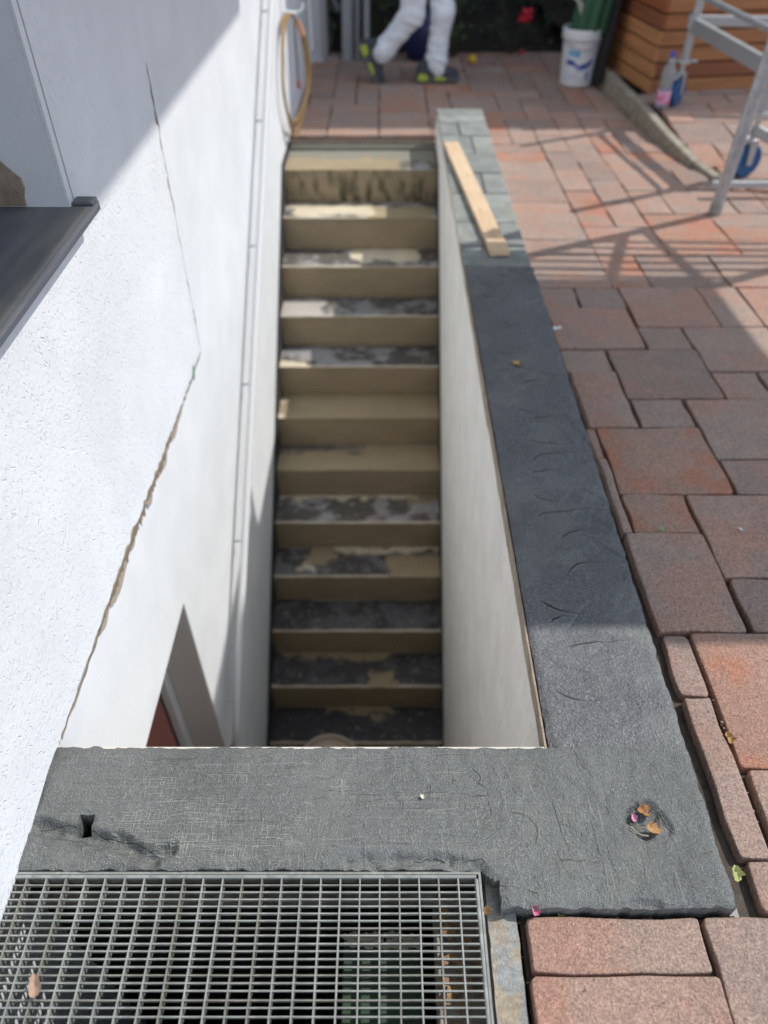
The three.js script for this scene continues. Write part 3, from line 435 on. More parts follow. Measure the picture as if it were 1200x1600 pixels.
/* ------------------------------------------------------------------ stairs */
{
  const t = thing('staircase', 'steep concrete cellar stairs with patched dark treads and beige risers', 'stairs');
  const riserTex = (s, dirty) => canvasTex(512, 128, (x, w, h) => fill(x, w, h, (i, j) => { const n = fbm(i / 90, j / 40, s, 4), k = 1 + (n - 0.5) * 0.16 + (hash(i, j, s) - 0.5) * 0.05; let c = [152 * k, 135 * k, 109 * k]; if (dirty) { const m = smooth(0.45, 0.75, fbm(i / 20, j / 60 + 5, s + 4, 4)) * (0.35 + 0.65 * j / h); c = mix(c, [70, 64, 46], m * 0.95); } if (j > h - 10) c = mix(c, [88, 78, 62], 0.35 * vnoise(i / 12, 1, s)); return c; }), true);
  const riserMats = [riserTex(400, true), riserTex(410, false), riserTex(420, false)].map((map) => std({ map, roughness: 0.8 }));
  // dark: amount of bare slate, dust: grey film; patches [x0, x1, y0, y1, tone] in tread fractions, y 0 = back, 1 = nosing
  const spec = [
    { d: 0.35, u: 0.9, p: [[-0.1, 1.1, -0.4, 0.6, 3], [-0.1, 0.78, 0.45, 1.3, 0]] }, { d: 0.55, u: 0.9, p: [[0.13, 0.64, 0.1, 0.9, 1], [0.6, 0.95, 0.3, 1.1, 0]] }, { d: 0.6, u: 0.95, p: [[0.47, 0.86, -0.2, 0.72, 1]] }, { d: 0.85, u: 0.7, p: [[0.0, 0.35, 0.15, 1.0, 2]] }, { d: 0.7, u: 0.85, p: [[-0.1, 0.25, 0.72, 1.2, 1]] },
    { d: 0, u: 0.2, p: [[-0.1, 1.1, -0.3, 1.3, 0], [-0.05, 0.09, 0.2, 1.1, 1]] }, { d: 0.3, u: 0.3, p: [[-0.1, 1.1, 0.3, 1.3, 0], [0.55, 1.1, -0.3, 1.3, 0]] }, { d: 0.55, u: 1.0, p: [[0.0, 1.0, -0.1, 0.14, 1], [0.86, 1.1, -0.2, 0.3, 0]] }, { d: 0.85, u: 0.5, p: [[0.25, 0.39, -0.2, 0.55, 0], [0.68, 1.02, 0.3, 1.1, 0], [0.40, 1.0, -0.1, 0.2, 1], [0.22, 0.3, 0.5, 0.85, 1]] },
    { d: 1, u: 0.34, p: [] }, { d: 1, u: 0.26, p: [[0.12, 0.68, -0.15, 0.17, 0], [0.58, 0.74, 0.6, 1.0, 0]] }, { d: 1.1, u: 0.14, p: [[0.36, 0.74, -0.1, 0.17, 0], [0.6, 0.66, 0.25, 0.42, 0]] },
  ];
  const W = 512, H = 128;
  spec.forEach((q, i) => {
    const y = -0.22 - 0.1873 * i, z = -4.47 + 0.2245 * i, zb = i ? z - 0.2245 : -4.785, xl = -0.665, xr = 0.316;
    const col = canvasTex(W, H, (x) => {
      fill(x, W, H, (a, b) => {
        const u = a / W, v = b / H, s = 500 + i * 13, n = fbm(u * 9, v * 2.4, s, 5), m = fbm(u * 22, v * 6, s + 3, 4), f = hash(a, b, s);
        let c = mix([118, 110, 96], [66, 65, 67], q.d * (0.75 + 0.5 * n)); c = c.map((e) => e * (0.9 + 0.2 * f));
        c = mix(c, [168, 168, 172], q.u * smooth(0.36, 0.66, n + (m - 0.5) * 0.5) * 0.9); c = mix(c, [138, 128, 112], smooth(0.62, 0.74, m) * 0.55 * q.u);
        if (fbm(u * 70, v * 18, s + 5, 2) > 0.80) c = mix(c, [172, 162, 146], 0.85);
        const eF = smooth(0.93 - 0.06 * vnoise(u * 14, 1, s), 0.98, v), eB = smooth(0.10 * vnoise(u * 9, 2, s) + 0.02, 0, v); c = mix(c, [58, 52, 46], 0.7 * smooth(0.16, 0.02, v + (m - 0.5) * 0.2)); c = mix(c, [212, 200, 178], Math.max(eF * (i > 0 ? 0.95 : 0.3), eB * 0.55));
        for (const [x0, x1, y0, y1, tone] of q.p) { const w = (fbm(u * 16, v * 4, s + 7, 5) - 0.5) * 0.16, wy = (fbm(u * 16, v * 5, s + 8, 5) - 0.5) * 0.5, k = smooth(x0 - 0.02, x0 + 0.02, u + w) * smooth(x1 + 0.02, x1 - 0.02, u + w) * smooth(y0 - 0.09, y0 + 0.09, v + wy) * smooth(y1 + 0.09, y1 - 0.09, v + wy); c = mix(c, [[158, 142, 114], [208, 196, 172], [176, 170, 162], [136, 133, 120]][tone].map((e) => e * (0.94 + 0.12 * n)), k); }
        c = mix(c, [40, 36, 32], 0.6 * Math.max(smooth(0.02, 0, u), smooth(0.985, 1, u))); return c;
      });
    }, true);
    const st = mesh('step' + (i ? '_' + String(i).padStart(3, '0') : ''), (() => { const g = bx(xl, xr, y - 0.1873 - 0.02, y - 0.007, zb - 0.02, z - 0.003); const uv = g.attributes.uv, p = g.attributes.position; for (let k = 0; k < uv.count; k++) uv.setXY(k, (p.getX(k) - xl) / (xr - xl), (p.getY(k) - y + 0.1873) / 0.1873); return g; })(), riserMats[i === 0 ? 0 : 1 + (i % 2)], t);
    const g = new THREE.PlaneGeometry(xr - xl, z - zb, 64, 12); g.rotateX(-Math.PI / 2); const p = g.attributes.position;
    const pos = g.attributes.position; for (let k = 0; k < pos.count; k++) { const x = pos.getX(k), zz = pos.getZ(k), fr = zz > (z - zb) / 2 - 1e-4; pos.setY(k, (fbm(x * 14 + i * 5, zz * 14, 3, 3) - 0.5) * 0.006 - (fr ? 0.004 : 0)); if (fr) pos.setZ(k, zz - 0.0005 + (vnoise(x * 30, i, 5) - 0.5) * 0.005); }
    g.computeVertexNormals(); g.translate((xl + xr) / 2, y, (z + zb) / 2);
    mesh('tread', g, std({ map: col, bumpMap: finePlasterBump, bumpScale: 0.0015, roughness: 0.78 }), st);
  });
  mesh('sill_stone', bx(-0.62, 0.313, -0.45, -0.198, -4.868, -4.786, 0.006), std({ color: lin(0.2, 0.195, 0.165), roughness: 0.9 }), t);
}
struct('cellar_floor', bx(-0.85, 0.33, -2.6, -2.47, -2.03, -0.70), std({ map: canvasTex(256, 256, (x, w, h) => fill(x, w, h, (i, j) => { const v = 60 + fbm(i / 30, j / 30, 7, 4) * 70; return [v + 4, v, v - 6]; }), true, 1, 1) }));

/* ------------------------------------------------------------------ grate over the light shaft */
{
  const x0 = -0.640, x1 = 0.165, z0 = -0.497, z1 = -0.085, top = -0.006;
  const t = thing('floor_grate', 'galvanised metal grid grate over the light shaft in front of the coping', 'grate');
  mesh('frame', [bx(x0, x1, top - 0.028, top, z0, z0 + 0.004), bx(x0, x1, top - 0.028, top, z1 - 0.004, z1), bx(x0, x0 + 0.004, top - 0.028, top, z0 + 0.004, z1 - 0.004), bx(x1 - 0.004, x1, top - 0.028, top, z0 + 0.004, z1 - 0.004)], M.galv, t);
  const a0 = x0 + 0.008, a1 = x1 - 0.008, c0 = z0 + 0.008, c1 = z1 - 0.008;
  mesh('edge_bar', [bx(a0, a1, top - 0.022, top + 0.002, c0 - 0.003, c0 + 0.003, 0.002), bx(a0, a1, top - 0.022, top + 0.002, c1 - 0.003, c1, 0.001), bx(a0 - 0.003, a0 + 0.003, top - 0.022, top + 0.002, c0 + 0.003, c1 - 0.003, 0.001), bx(a1 - 0.003, a1 + 0.003, top - 0.022, top + 0.002, c0 + 0.003, c1 - 0.003, 0.002)], M.galv, t);
  const tones = [M.galv, M.galv.clone(), M.galv.clone()]; tones[1].color.setRGB(0.8, 0.76, 0.7); tones[2].color.setRGB(1.12, 1.12, 1.1);
  const gz = bx(-0.0012, 0.0012, top - 0.021, top + 0.001, c0 + 0.003, c1 - 0.003), R = rng(3);
  for (let x = a1 - 0.031; x > a0 + 0.01; x -= 0.0333) { const m = mesh('bearing_bar', gz, tones[Math.floor(R() * 3)], t); m.position.x = x; m.rotation.z = (R() - 0.5) * 0.05; }
  const gx = bx(a0 + 0.003, a1 - 0.003, top - 0.007, top + 0.0004, -0.0011, 0.0011);
  for (let z = c0 + 0.0135; z < c1 - 0.005; z += 0.0111) { const m = mesh('cross_bar', gx, tones[Math.floor(R() * 3)], t); m.position.z = z + (R() - 0.5) * 0.0008; m.rotation.x = (R() - 0.5) * 0.12; m.rotation.y = (R() - 0.5) * 0.0018; }
  // shaft below
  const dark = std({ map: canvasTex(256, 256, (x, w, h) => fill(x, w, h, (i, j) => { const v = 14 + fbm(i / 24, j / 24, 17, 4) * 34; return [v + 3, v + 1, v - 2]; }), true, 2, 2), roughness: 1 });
  const shaft = thing('light_shaft', 'dark concrete light shaft beneath the metal grate', 'light shaft');
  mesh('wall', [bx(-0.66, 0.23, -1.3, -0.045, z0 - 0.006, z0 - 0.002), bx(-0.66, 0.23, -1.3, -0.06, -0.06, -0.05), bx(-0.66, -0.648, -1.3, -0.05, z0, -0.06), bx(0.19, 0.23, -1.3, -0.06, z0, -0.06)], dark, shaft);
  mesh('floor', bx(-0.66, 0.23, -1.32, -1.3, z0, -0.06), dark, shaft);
  const ledgeMat = std({ map: canvasTex(256, 256, (x, w, h) => fill(x, w, h, (i, j) => { const v = 96 + fbm(i / 20, j / 20, 27, 4) * 80 + hash(i, j, 1) * 20; return [v, v - 6, v - 14]; }), true, 4, 4), roughness: 1 });
  mesh('ledge', bx(0.088, 0.19, -0.16, -0.13, z0, -0.06, 0.004), ledgeMat, shaft);
  mesh('ledge', bx(-0.648, 0.19, -0.12, -0.09, z0, z0 + 0.02, 0.004), ledgeMat, shaft);
  const pan = thing('green_tank', 'dark green tank with a crumbly whitish top edge down inside the light shaft', 'panel', [0, 0, 0]);
  mesh('body', bx(-0.075, 0.07, -0.9, -0.205, -0.46, -0.09, 0.004), std({ color: lin(0.03, 0.065, 0.035), roughness: 0.5 }), pan);
  const cr = []; for (let k = 0; k < 90; k++) { const g = new THREE.IcosahedronGeometry(0.003 + R() * 0.005, 0); g.scale(1.5, 0.7, 1); g.translate(-0.072 + R() * 0.14, -0.2 + R() * 0.003, -0.458 + R() * 0.022); cr.push(g); } mesh('crumbs', cr, std({ color: lin(0.55, 0.5, 0.4) }), pan).userData.kind = 'stuff';
  // mortar strip right of the grate with old blue paint
  struct('concrete_strip', (() => { const g = new THREE.BoxGeometry(0.048, 0.2, 0.43, 8, 1, 40); const p = g.attributes.position; for (let k = 0; k < p.count; k++) { if (p.getY(k) > 0) p.setY(k, p.getY(k) + (fbm(p.getX(k) * 40, p.getZ(k) * 40, 4, 3) - 0.5) * 0.006); if (Math.abs(p.getX(k)) > 0.02) p.setX(k, p.getX(k) + (fbm(1, p.getZ(k) * 50, 8, 2) - 0.5) * 0.004); } g.computeVertexNormals(); g.translate(0.1985, -0.135, -0.275); return boxUV(g); })(), std({ map: canvasTex(256, 1024, (x, w, h) => fill(x, w, h, (i, j) => { const n = smooth(0.42, 0.6, fbm(i / 40 + 3, j / 80, 37, 5)), s = hash(i, j, 5) * 26, k = 0.9 + 0.3 * fbm(i / 10, j / 10, 4, 3); return mix([(140 + s) * k, (128 + s) * k, (112 + s) * k], [(128 + s) * k, (130 + s) * k, (129 + s) * k], n); }), true, 4, 2), bumpMap: paverBump, bumpScale: 0.003, roughness: 0.95 }));
  struct('mortar_bed', bx(0.224, 0.60, -0.12, -0.062, -0.445, -0.10), M.soil);
}

/* ------------------------------------------------------------------ plank on the coping */
{
  const a = V(0.352, 0.011, -4.17), b = V(0.463, 0.011, -2.86), L = a.distanceTo(b), R = rng(6);
  const wood = canvasTex(256, 1024, (x, w, h) => { fill(x, w, h, (i, j) => { const g = fbm(i / 9, j / 220, 57, 4), k = smooth(0.35, 0.65, fbm(2, j / 170, 59, 3)); return mix([224, 202, 172], [204, 172, 138], g * 0.7 + k * 0.3).map((e) => e * (0.93 + 0.12 * vnoise(i / 2, j / 30, 3))); }); for (const [kx, ky] of [[0.4, 0.3], [0.6, 0.62], [0.3, 0.85]]) { x.fillStyle = 'rgba(120,78,48,0.6)'; x.beginPath(); x.ellipse(kx * w, ky * h, 9, 16, 0, 0, 7); x.fill(); } }, true);
  const g = new RoundedBoxGeometry(0.078, 0.022, L, 2, 0.003), p = g.attributes.position, u = g.attributes.uv; for (let k = 0; k < p.count; k++) u.setXY(k, p.getX(k) / 0.08 + 0.5, p.getZ(k) / L + 0.5 + p.getY(k));
  const m = tag(mesh('wooden_plank', g, std({ map: wood, roughness: 0.75 })), 'pale pine plank lying on the coping beside the stair head', 'plank'); m.position.set((a.x + b.x) / 2, 0.012, (a.z + b.z) / 2); m.rotation.y = Math.atan2(b.x - a.x, b.z - a.z);
}

/* ------------------------------------------------------------------ hose on the wall */
{
  const t = thing('garden_hose', 'yellow brown garden hose coiled on a wall hook above the stair head', 'hose'); const hm = std({ color: lin(0.27, 0.165, 0.055), roughness: 0.5 });
  const loop = (k) => { const o = k * 0.012; return [[-0.542 + o, 0.44, -4.99], [-0.552 + o * .5, 0.42 - o, -4.80], [-0.555, 0.30, -4.65 - o], [-0.553, 0.17, -4.57 - o], [-0.548, 0.02 + o, -4.64], [-0.53, -0.12 + k * 0.05, -4.83 - o], [-0.475, 0.0 + o, -4.95], [-0.455 + o, 0.12, -5.03], [-0.462 + o, 0.25, -5.05], [-0.485 + o, 0.365, -5.04], [-0.52, 0.43, -5.02]]; };
  mesh('coil', [tube(loop(0), 0.0072, 120, true), tube(loop(1), 0.0072, 120, true), tube(loop(-0.6), 0.0072, 120, true)], hm, t);
  mesh('hose_end', tube([[-0.51, 0.43, -5.0], [-0.505, 0.34, -4.93], [-0.503, 0.2, -4.92], [-0.503, 0.13, -4.92]], 0.006, 30), std({ color: lin(0.1, 0.09, 0.08) }), t);
  mesh('nozzle', new THREE.CylinderGeometry(0.008, 0.012, 0.05, 12).translate(-0.503, 0.11, -4.92), std({ color: lin(0.30, 0.05, 0.07) }), t);
  mesh('coupling', rod(V(-0.495, 0.40, -5.03), V(-0.47, 0.33, -5.03), 0.016), std({ color: lin(0.5, 0.25, 0.16) }), t);
  const hk = thing('wall_hook', 'white wall hook carrying the coiled hose', 'hook');
  mesh('hook', [tube([[-0.59, 0.45, -5.0], [-0.55, 0.452, -5.0], [-0.5, 0.445, -5.02], [-0.465, 0.46, -5.03], [-0.458, 0.49, -5.03]], 0.008, 24)], M.whitePaint, hk);
  mesh('plate', bx(-0.592, -0.576, 0.40, 0.52, -5.03, -4.97, 0.004), M.whitePaint, hk);
}

/* ------------------------------------------------------------------ scaffold */
{
  const mk = (x, z, yb) => ({ x, z, yb });
  const t = thing('rolling_scaffold', 'aluminium rolling scaffold base on blue castors beside the timber clad box', 'scaffold');
  const A = mk(1.915, -4.14, -0.145), B = mk(1.835, -5.20, -0.085), C = mk(3.25, -4.02, -0.145), D = mk(3.17, -5.1, -0.085);
  const blue = std({ color: lin(0.012, 0.09, 0.24), roughness: 0.45 }), steel = std({ color: lin(0.5, 0.5, 0.5), metalness: 0.5, roughness: 0.4 });
  for (const [p, turn] of [[A, 0.35], [B, 0.9], [C, 0.2], [D, 0.2]]) {
    const r = 0.085, y = p.yb + r; const T = new THREE.Matrix4().makeRotationY(turn).setPosition(p.x, 0, p.z), ap2 = (g) => g.applyMatrix4(T);
    const c = mesh('castor', [ap2(bx(-0.045, 0.015, y + r + 0.012, y + r + 0.024, -0.032, 0.032, 0.004)), ...[-1, 1].map((s) => { const sh = new THREE.Shape([[-0.03, r + 0.015], [0.02, r + 0.015], [0.016, -0.018], [-0.016, -0.018]].map((v) => new THREE.Vector2(...v))); return ap2(new THREE.ExtrudeGeometry(sh, { depth: 0.004, bevelEnabled: false }).translate(0, y, s > 0 ? 0.027 : -0.031)); }), ap2(bx(-0.12, -0.03, y + r + 0.0, y + r + 0.011, -0.018, 0.018, 0.004))], steel, t);
    mesh('wheel', (() => { const g = new THREE.LatheGeometry([[0.012, -0.02], [0.06, -0.02], [0.066, -0.023], [r - 0.008, -0.023], [r, -0.015], [r, 0.015], [r - 0.008, 0.023], [0.066, 0.023], [0.06, 0.02], [0.012, 0.02]].map((v) => new THREE.Vector2(...v)), 36); g.rotateX(Math.PI / 2); g.translate(0, y, 0); return ap2(g); })(), blue, c);
    mesh('jack', [rod(V(p.x, y + r + 0.02, p.z), V(p.x, 0.30, p.z), 0.014), new THREE.CylinderGeometry(0.042, 0.042, 0.02, 6).translate(p.x, 0.165, p.z), rod(V(p.x - 0.08, 0.165, p.z), V(p.x + 0.08, 0.165, p.z), 0.008, 8)], steel, t);
    mesh('post', rod(V(p.x, 0.175, p.z), V(p.x + 0.02, 1.2, p.z + 0.02), 0.025, 18), M.alu, t);
    mesh('collar', [new THREE.CylinderGeometry(0.034, 0.034, 0.07, 16).translate(p.x, 0.37, p.z), bx(p.x - 0.02, p.x + 0.05, 0.335, 0.375, p.z + 0.02, p.z + 0.05, 0.004)], M.alu, t);
  }
  const rail = (p, q, y, w, h) => mesh('beam', beam(V(p.x, y, p.z), V(q.x, y, q.z), w, h), M.alu, t);
  rail(A, B, 0.355, 0.04, 0.075); rail(B, D, 0.375, 0.035, 0.055); rail(A, C, 0.375, 0.035, 0.055); rail(C, D, 0.385, 0.04, 0.075);
  for (const y of [0.5]) for (const [p, q] of [[A, B], [C, D]]) mesh('rung', rod(V(p.x, y, p.z), V(q.x, y, q.z), 0.016, 12), M.alu, t);
    mesh('outrigger', [beam(V(1.90, 0.10, -4.10), V(2.15, -0.0, -3.92), 0.03, 0.05), rod(V(A.x, 0.10, A.z), V(1.84, 0.06, -4.06), 0.012)], M.alu, t);
  // second frame with the deck, nearer the stairs
  const f = thing('scaffold_trestle', 'aluminium scaffold post and frame standing on the paving right of the plank', 'scaffold');
  const posts = [[1.605, -3.62], [2.86, -3.58], [1.70, -1.72], [2.86, -1.72]];
  for (const [x, z] of posts) { mesh('post', rod(V(x, gy(z) + 0.004, z), V(x + (x < 2 ? 0.06 : 0), 2.06, z + (z < -3 ? 0.06 : 0)), 0.028, 20), M.alu, f); mesh('foot', new THREE.CylinderGeometry(0.0295, 0.0305, 0.05, 16).translate(x, gy(z) + 0.029, z), M.galv, f); }
  for (let y = 0.80; y < 1.95; y += 0.2) mesh('rung', rod(V(1.63, y, -3.6), V(2.86, y, -3.56), 0.014, 10), M.alu, f);
  mesh('bottom_rail', beam(V(1.64, -0.075, -3.84), V(2.86, -0.075, -3.84), 0.032, 0.032), M.alu, f);
  for (const [z, k] of [[-3.62, 0], [-1.72, 1]]) mesh('transom', beam(V(1.66, 1.94, z + (k ? 0 : 0.05)), V(2.88, 1.94, z + (k ? 0 : 0.05)), 0.045, 0.06), M.alu, f);
  mesh('brace', rod(V(1.625, 0.42, -3.61), V(2.84, 1.92, -3.54), 0.024, 12), M.alu, f);
  mesh('brace', rod(V(1.63, 0.58, -3.60), V(2.45, 1.92, -3.55), 0.024, 12), M.alu, f);
  for (let k = 0; k < 6; k++) mesh('deck_board', bx(1.68 + k * 0.204, 1.68 + k * 0.204 + 0.2, 1.975, 2.015, -3.56, -1.70, 0.004), std({ color: lin(0.28, 0.2, 0.12) }), f);
}

/* ------------------------------------------------------------------ timber clad box, bottle, bucket */
{
  const t = thing('timber_box', 'box clad in horizontal reddish timber slats on the raised paving', 'planter', [1.715, -0.075, -5.39], THREE.MathUtils.degToRad(9));
  const woods = [[164, 106, 66], [146, 84, 52], [176, 124, 80], [134, 80, 52], [160, 108, 68]].map((c, s) => std({ map: canvasTex(512, 64, (x, w, h) => fill(x, w, h, (i, j) => { const n = fbm(i / 160, j / 5, 600 + s, 4), k = 0.86 + 0.3 * n + (hash(i, j, s) - 0.5) * 0.06; return [c[0] * k, c[1] * k, c[2] * k]; }), true, 1, 9), roughness: 0.6 })), R = rng(41);
  mesh('core', bx(0.03, 1.47, 0.0, 1.0, -0.73, -0.035), M.black, t);
  for (let k = 0; k < 11; k++) { const y0 = 0.010 + k * 0.0885; mesh('slat', bx(0.022, 1.5, y0, y0 + 0.079, -0.024, 0.0, 0.004), woods[Math.floor(R() * 5)], t); mesh('slat', bx(0, 0.021, y0, y0 + 0.079, -0.76, 0.0, 0.004), woods[Math.floor(R() * 5)], t); }
  mesh('lid', bx(-0.02, 1.52, 1.001, 1.03, -0.78, 0.02, 0.006), woods[0], t);
  const bp = thing('black_board', 'black board leaning on the left side of the timber box', 'board'); const g = new RoundedBoxGeometry(0.02, 1.1, 0.34, 2, 0.004); g.rotateZ(-0.10); const m = mesh('board', g, M.black, bp); m.position.set(1.535, 0.42, -6.02); m.rotation.y = 0.16;

  const b = thing('water_bottle', 'clear plastic bottle with blue cap and pink label beside the rear castor', 'bottle', [1.735, ty(-5.13) + 0.003, -5.13]);
  const prof = [[0, 0.004], [0.03, 0], [0.038, 0.008], [0.04, 0.03], [0.037, 0.06], [0.04, 0.10], [0.036, 0.125], [0.04, 0.15], [0.04, 0.19], [0.033, 0.225], [0.016, 0.262], [0.0135, 0.285]].map((v) => new THREE.Vector2(...v));
  mesh('body', new THREE.LatheGeometry(prof, 28), new THREE.MeshPhysicalMaterial({ color: 0xe4ecf2, transmission: 0.8, thickness: 0, roughness: 0.12, ior: 1.4 }), b);
  mesh('cap', new THREE.CylinderGeometry(0.016, 0.016, 0.026, 20).translate(0, 0.294, 0), std({ color: lin(0.06, 0.1, 0.55), roughness: 0.4 }), b);
  mesh('label', new THREE.CylinderGeometry(0.0412, 0.0412, 0.075, 28, 1, true).translate(0, 0.068, 0), std({ map: canvasTex(128, 64, (x, w, h) => { x.fillStyle = '#d7a8c8'; x.fillRect(0, 0, w, h); const R2 = rng(2); for (let k = 0; k < 40; k++) { x.fillStyle = ['#d84a6a', '#e88aa8', '#b070b8', '#e0566a'][k % 4]; x.beginPath(); x.arc(R2() * w, h * 0.3 + R2() * h * 0.7, 3 + R2() * 6, 0, 7); x.fill(); } }, true), side: THREE.DoubleSide, roughness: 0.5 }), b);

  const k = thing('paint_bucket', 'white plastic bucket with blue print used as a plant pot', 'bucket', [1.385, gy(-6.05) + 0.003, -6.05]);
  const bm = std({ color: lin(0.74, 0.75, 0.77), roughness: 0.4 });
  mesh('body', new THREE.LatheGeometry([[0, 0.002], [0.108, 0], [0.114, 0.008], [0.128, 0.27], [0.129, 0.272], [0.129, 0.30]].map((v) => new THREE.Vector2(...v)), 48), bm, k);
  mesh('rim', new THREE.LatheGeometry([[0.126, 0.285], [0.140, 0.285], [0.141, 0.30], [0.140, 0.345], [0.136, 0.352], [0.128, 0.35], [0.126, 0.30]].map((v) => new THREE.Vector2(...v)), 48), bm, k);
  const lab = canvasTex(512, 256, (x, w, h) => { x.fillStyle = '#dfe1e5'; x.fillRect(0, 0, w, h); x.setTransform(1.75, 0, 0, 1.3, -170, -8); x.strokeStyle = '#3a9fce'; x.lineWidth = 16; x.lineCap = 'round'; x.beginPath(); x.moveTo(150, 20); x.lineTo(150, 56); x.moveTo(150, 40); x.lineTo(182, 40); x.moveTo(182, 22); x.lineTo(182, 56); x.moveTo(205, 30); x.lineTo(235, 30); x.lineTo(235, 54); x.lineTo(205, 54); x.closePath(); x.stroke(); x.strokeStyle = '#1f3a9a'; x.lineWidth = 18; x.beginPath(); x.moveTo(140, 86); x.lineTo(140, 110); x.moveTo(165, 86); x.lineTo(165, 112); x.moveTo(190, 90); x.lineTo(190, 112); x.moveTo(140, 100); x.lineTo(200, 102); x.bezierCurveTo(240, 135, 290, 135, 330, 112); x.moveTo(270, 112); x.bezierCurveTo(300, 120, 330, 100, 352, 84); x.lineTo(352, 108); x.stroke(); x.strokeStyle = '#7aa8d8'; x.lineWidth = 8; x.beginPath(); x.moveTo(225, 142); x.bezierCurveTo(265, 150, 300, 146, 340, 130); x.stroke(); x.strokeStyle = '#9db6d6'; x.lineWidth = 4; for (let q = 0; q < 4; q++) { x.beginPath(); x.moveTo(130, 178 + q * 13); x.lineTo(240, 178 + q * 13); x.stroke(); } x.fillStyle = '#6f83c8'; x.fillRect(318, 158, 26, 60); }, true);
  mesh('print', (() => { const g = new THREE.CylinderGeometry(0.1285, 0.1195, 0.19, 32, 1, true, -0.95, 1.9); g.translate(0, 0.15, 0); g.rotateY(-0.2); return g; })(), std({ map: lab, roughness: 0.45, side: THREE.DoubleSide }), k);
  mesh('handle', tube([[-0.14, 0.32, 0], [-0.12, 0.27, 0.08], [0, 0.235, 0.135], [0.12, 0.27, 0.08], [0.14, 0.32, 0]], 0.0025, 30), M.galv, k);
  mesh('soil', new THREE.CylinderGeometry(0.125, 0.125, 0.01, 32).translate(0, 0.32, 0), M.soil, k);
  const c = thing('cactus', 'dark green columnar cactus growing out of the white bucket', 'cactus', [1.43, gy(-6.05) + 0.328, -6.05]);
  const sh = new THREE.Shape(); for (let i = 0; i <= 80; i++) { const a = i / 80 * Math.PI * 2, r = 0.088 + 0.014 * Math.cos(a * 8); i ? sh.lineTo(Math.cos(a) * r, Math.sin(a) * r) : sh.moveTo(r, 0); }
  const cg = new THREE.ExtrudeGeometry(sh, { depth: 0.95, steps: 8, bevelEnabled: true, bevelSize: 0.03, bevelThickness: 0.03, bevelSegments: 3 }); cg.rotateX(-Math.PI / 2); { const p = cg.attributes.position; for (let i = 0; i < p.count; i++) p.setX(i, p.getX(i) + p.getY(i) * 0.13 - 0.01); } cg.computeVertexNormals();
  mesh('stem', cg, std({ color: lin(0.03, 0.10, 0.05), roughness: 0.6 }), c);
  const dl = new THREE.Shape([[0, 0], [0.03, 0.05], [0.018, 0.13], [-0.05, 0.19], [-0.11, 0.215], [-0.05, 0.17], [-0.02, 0.10], [-0.02, 0.03]].map((v) => new THREE.Vector2(...v)));
  tag(mesh('dry_leaf', new THREE.ExtrudeGeometry(dl, { depth: 0.006, bevelEnabled: true, bevelSize: 0.004, bevelThickness: 0.003 }).translate(1.355, gy(-6) + 0.335, -5.98), std({ color: lin(0.42, 0.42, 0.36) })), 'pale dry leaf standing up in the white bucket left of the cactus', 'leaf');
}

/* bucket of rubble at the foot of the stairs */
{
  const t = thing('rubble_bucket', 'pale bucket full of rubble standing on the cellar floor', 'bucket', [-0.27, -2.455, -1.800]);
  mesh('body', new THREE.LatheGeometry([[0, 0.004], [0.11, 0], [0.118, 0.01], [0.142, 0.34], [0.150, 0.345], [0.152, 0.355], [0.148, 0.365], [0.140, 0.362], [0.137, 0.34], [0.132, 0.30]].map((v) => new THREE.Vector2(...v)), 48), std({ color: lin(0.62, 0.54, 0.46), roughness: 0.5 }), t);
  const R = rng(14), gs = [new THREE.CylinderGeometry(0.136, 0.134, 0.02, 32).translate(0, 0.322, 0)]; for (let k = 0; k < 120; k++) { const a = R() * 6.28, r = Math.sqrt(R()) * 0.12, g = new THREE.IcosahedronGeometry(0.006 + R() * 0.016, 0); g.scale(1.3, 0.8, 1); g.rotateY(R() * 6); g.translate(Math.cos(a) * r, 0.333 + R() * 0.014, Math.sin(a) * r); gs.push(g); }
  mesh('rubble', gs, std({ color: lin(0.64, 0.52, 0.42), roughness: 1 }), t).userData.kind = 'stuff';
}

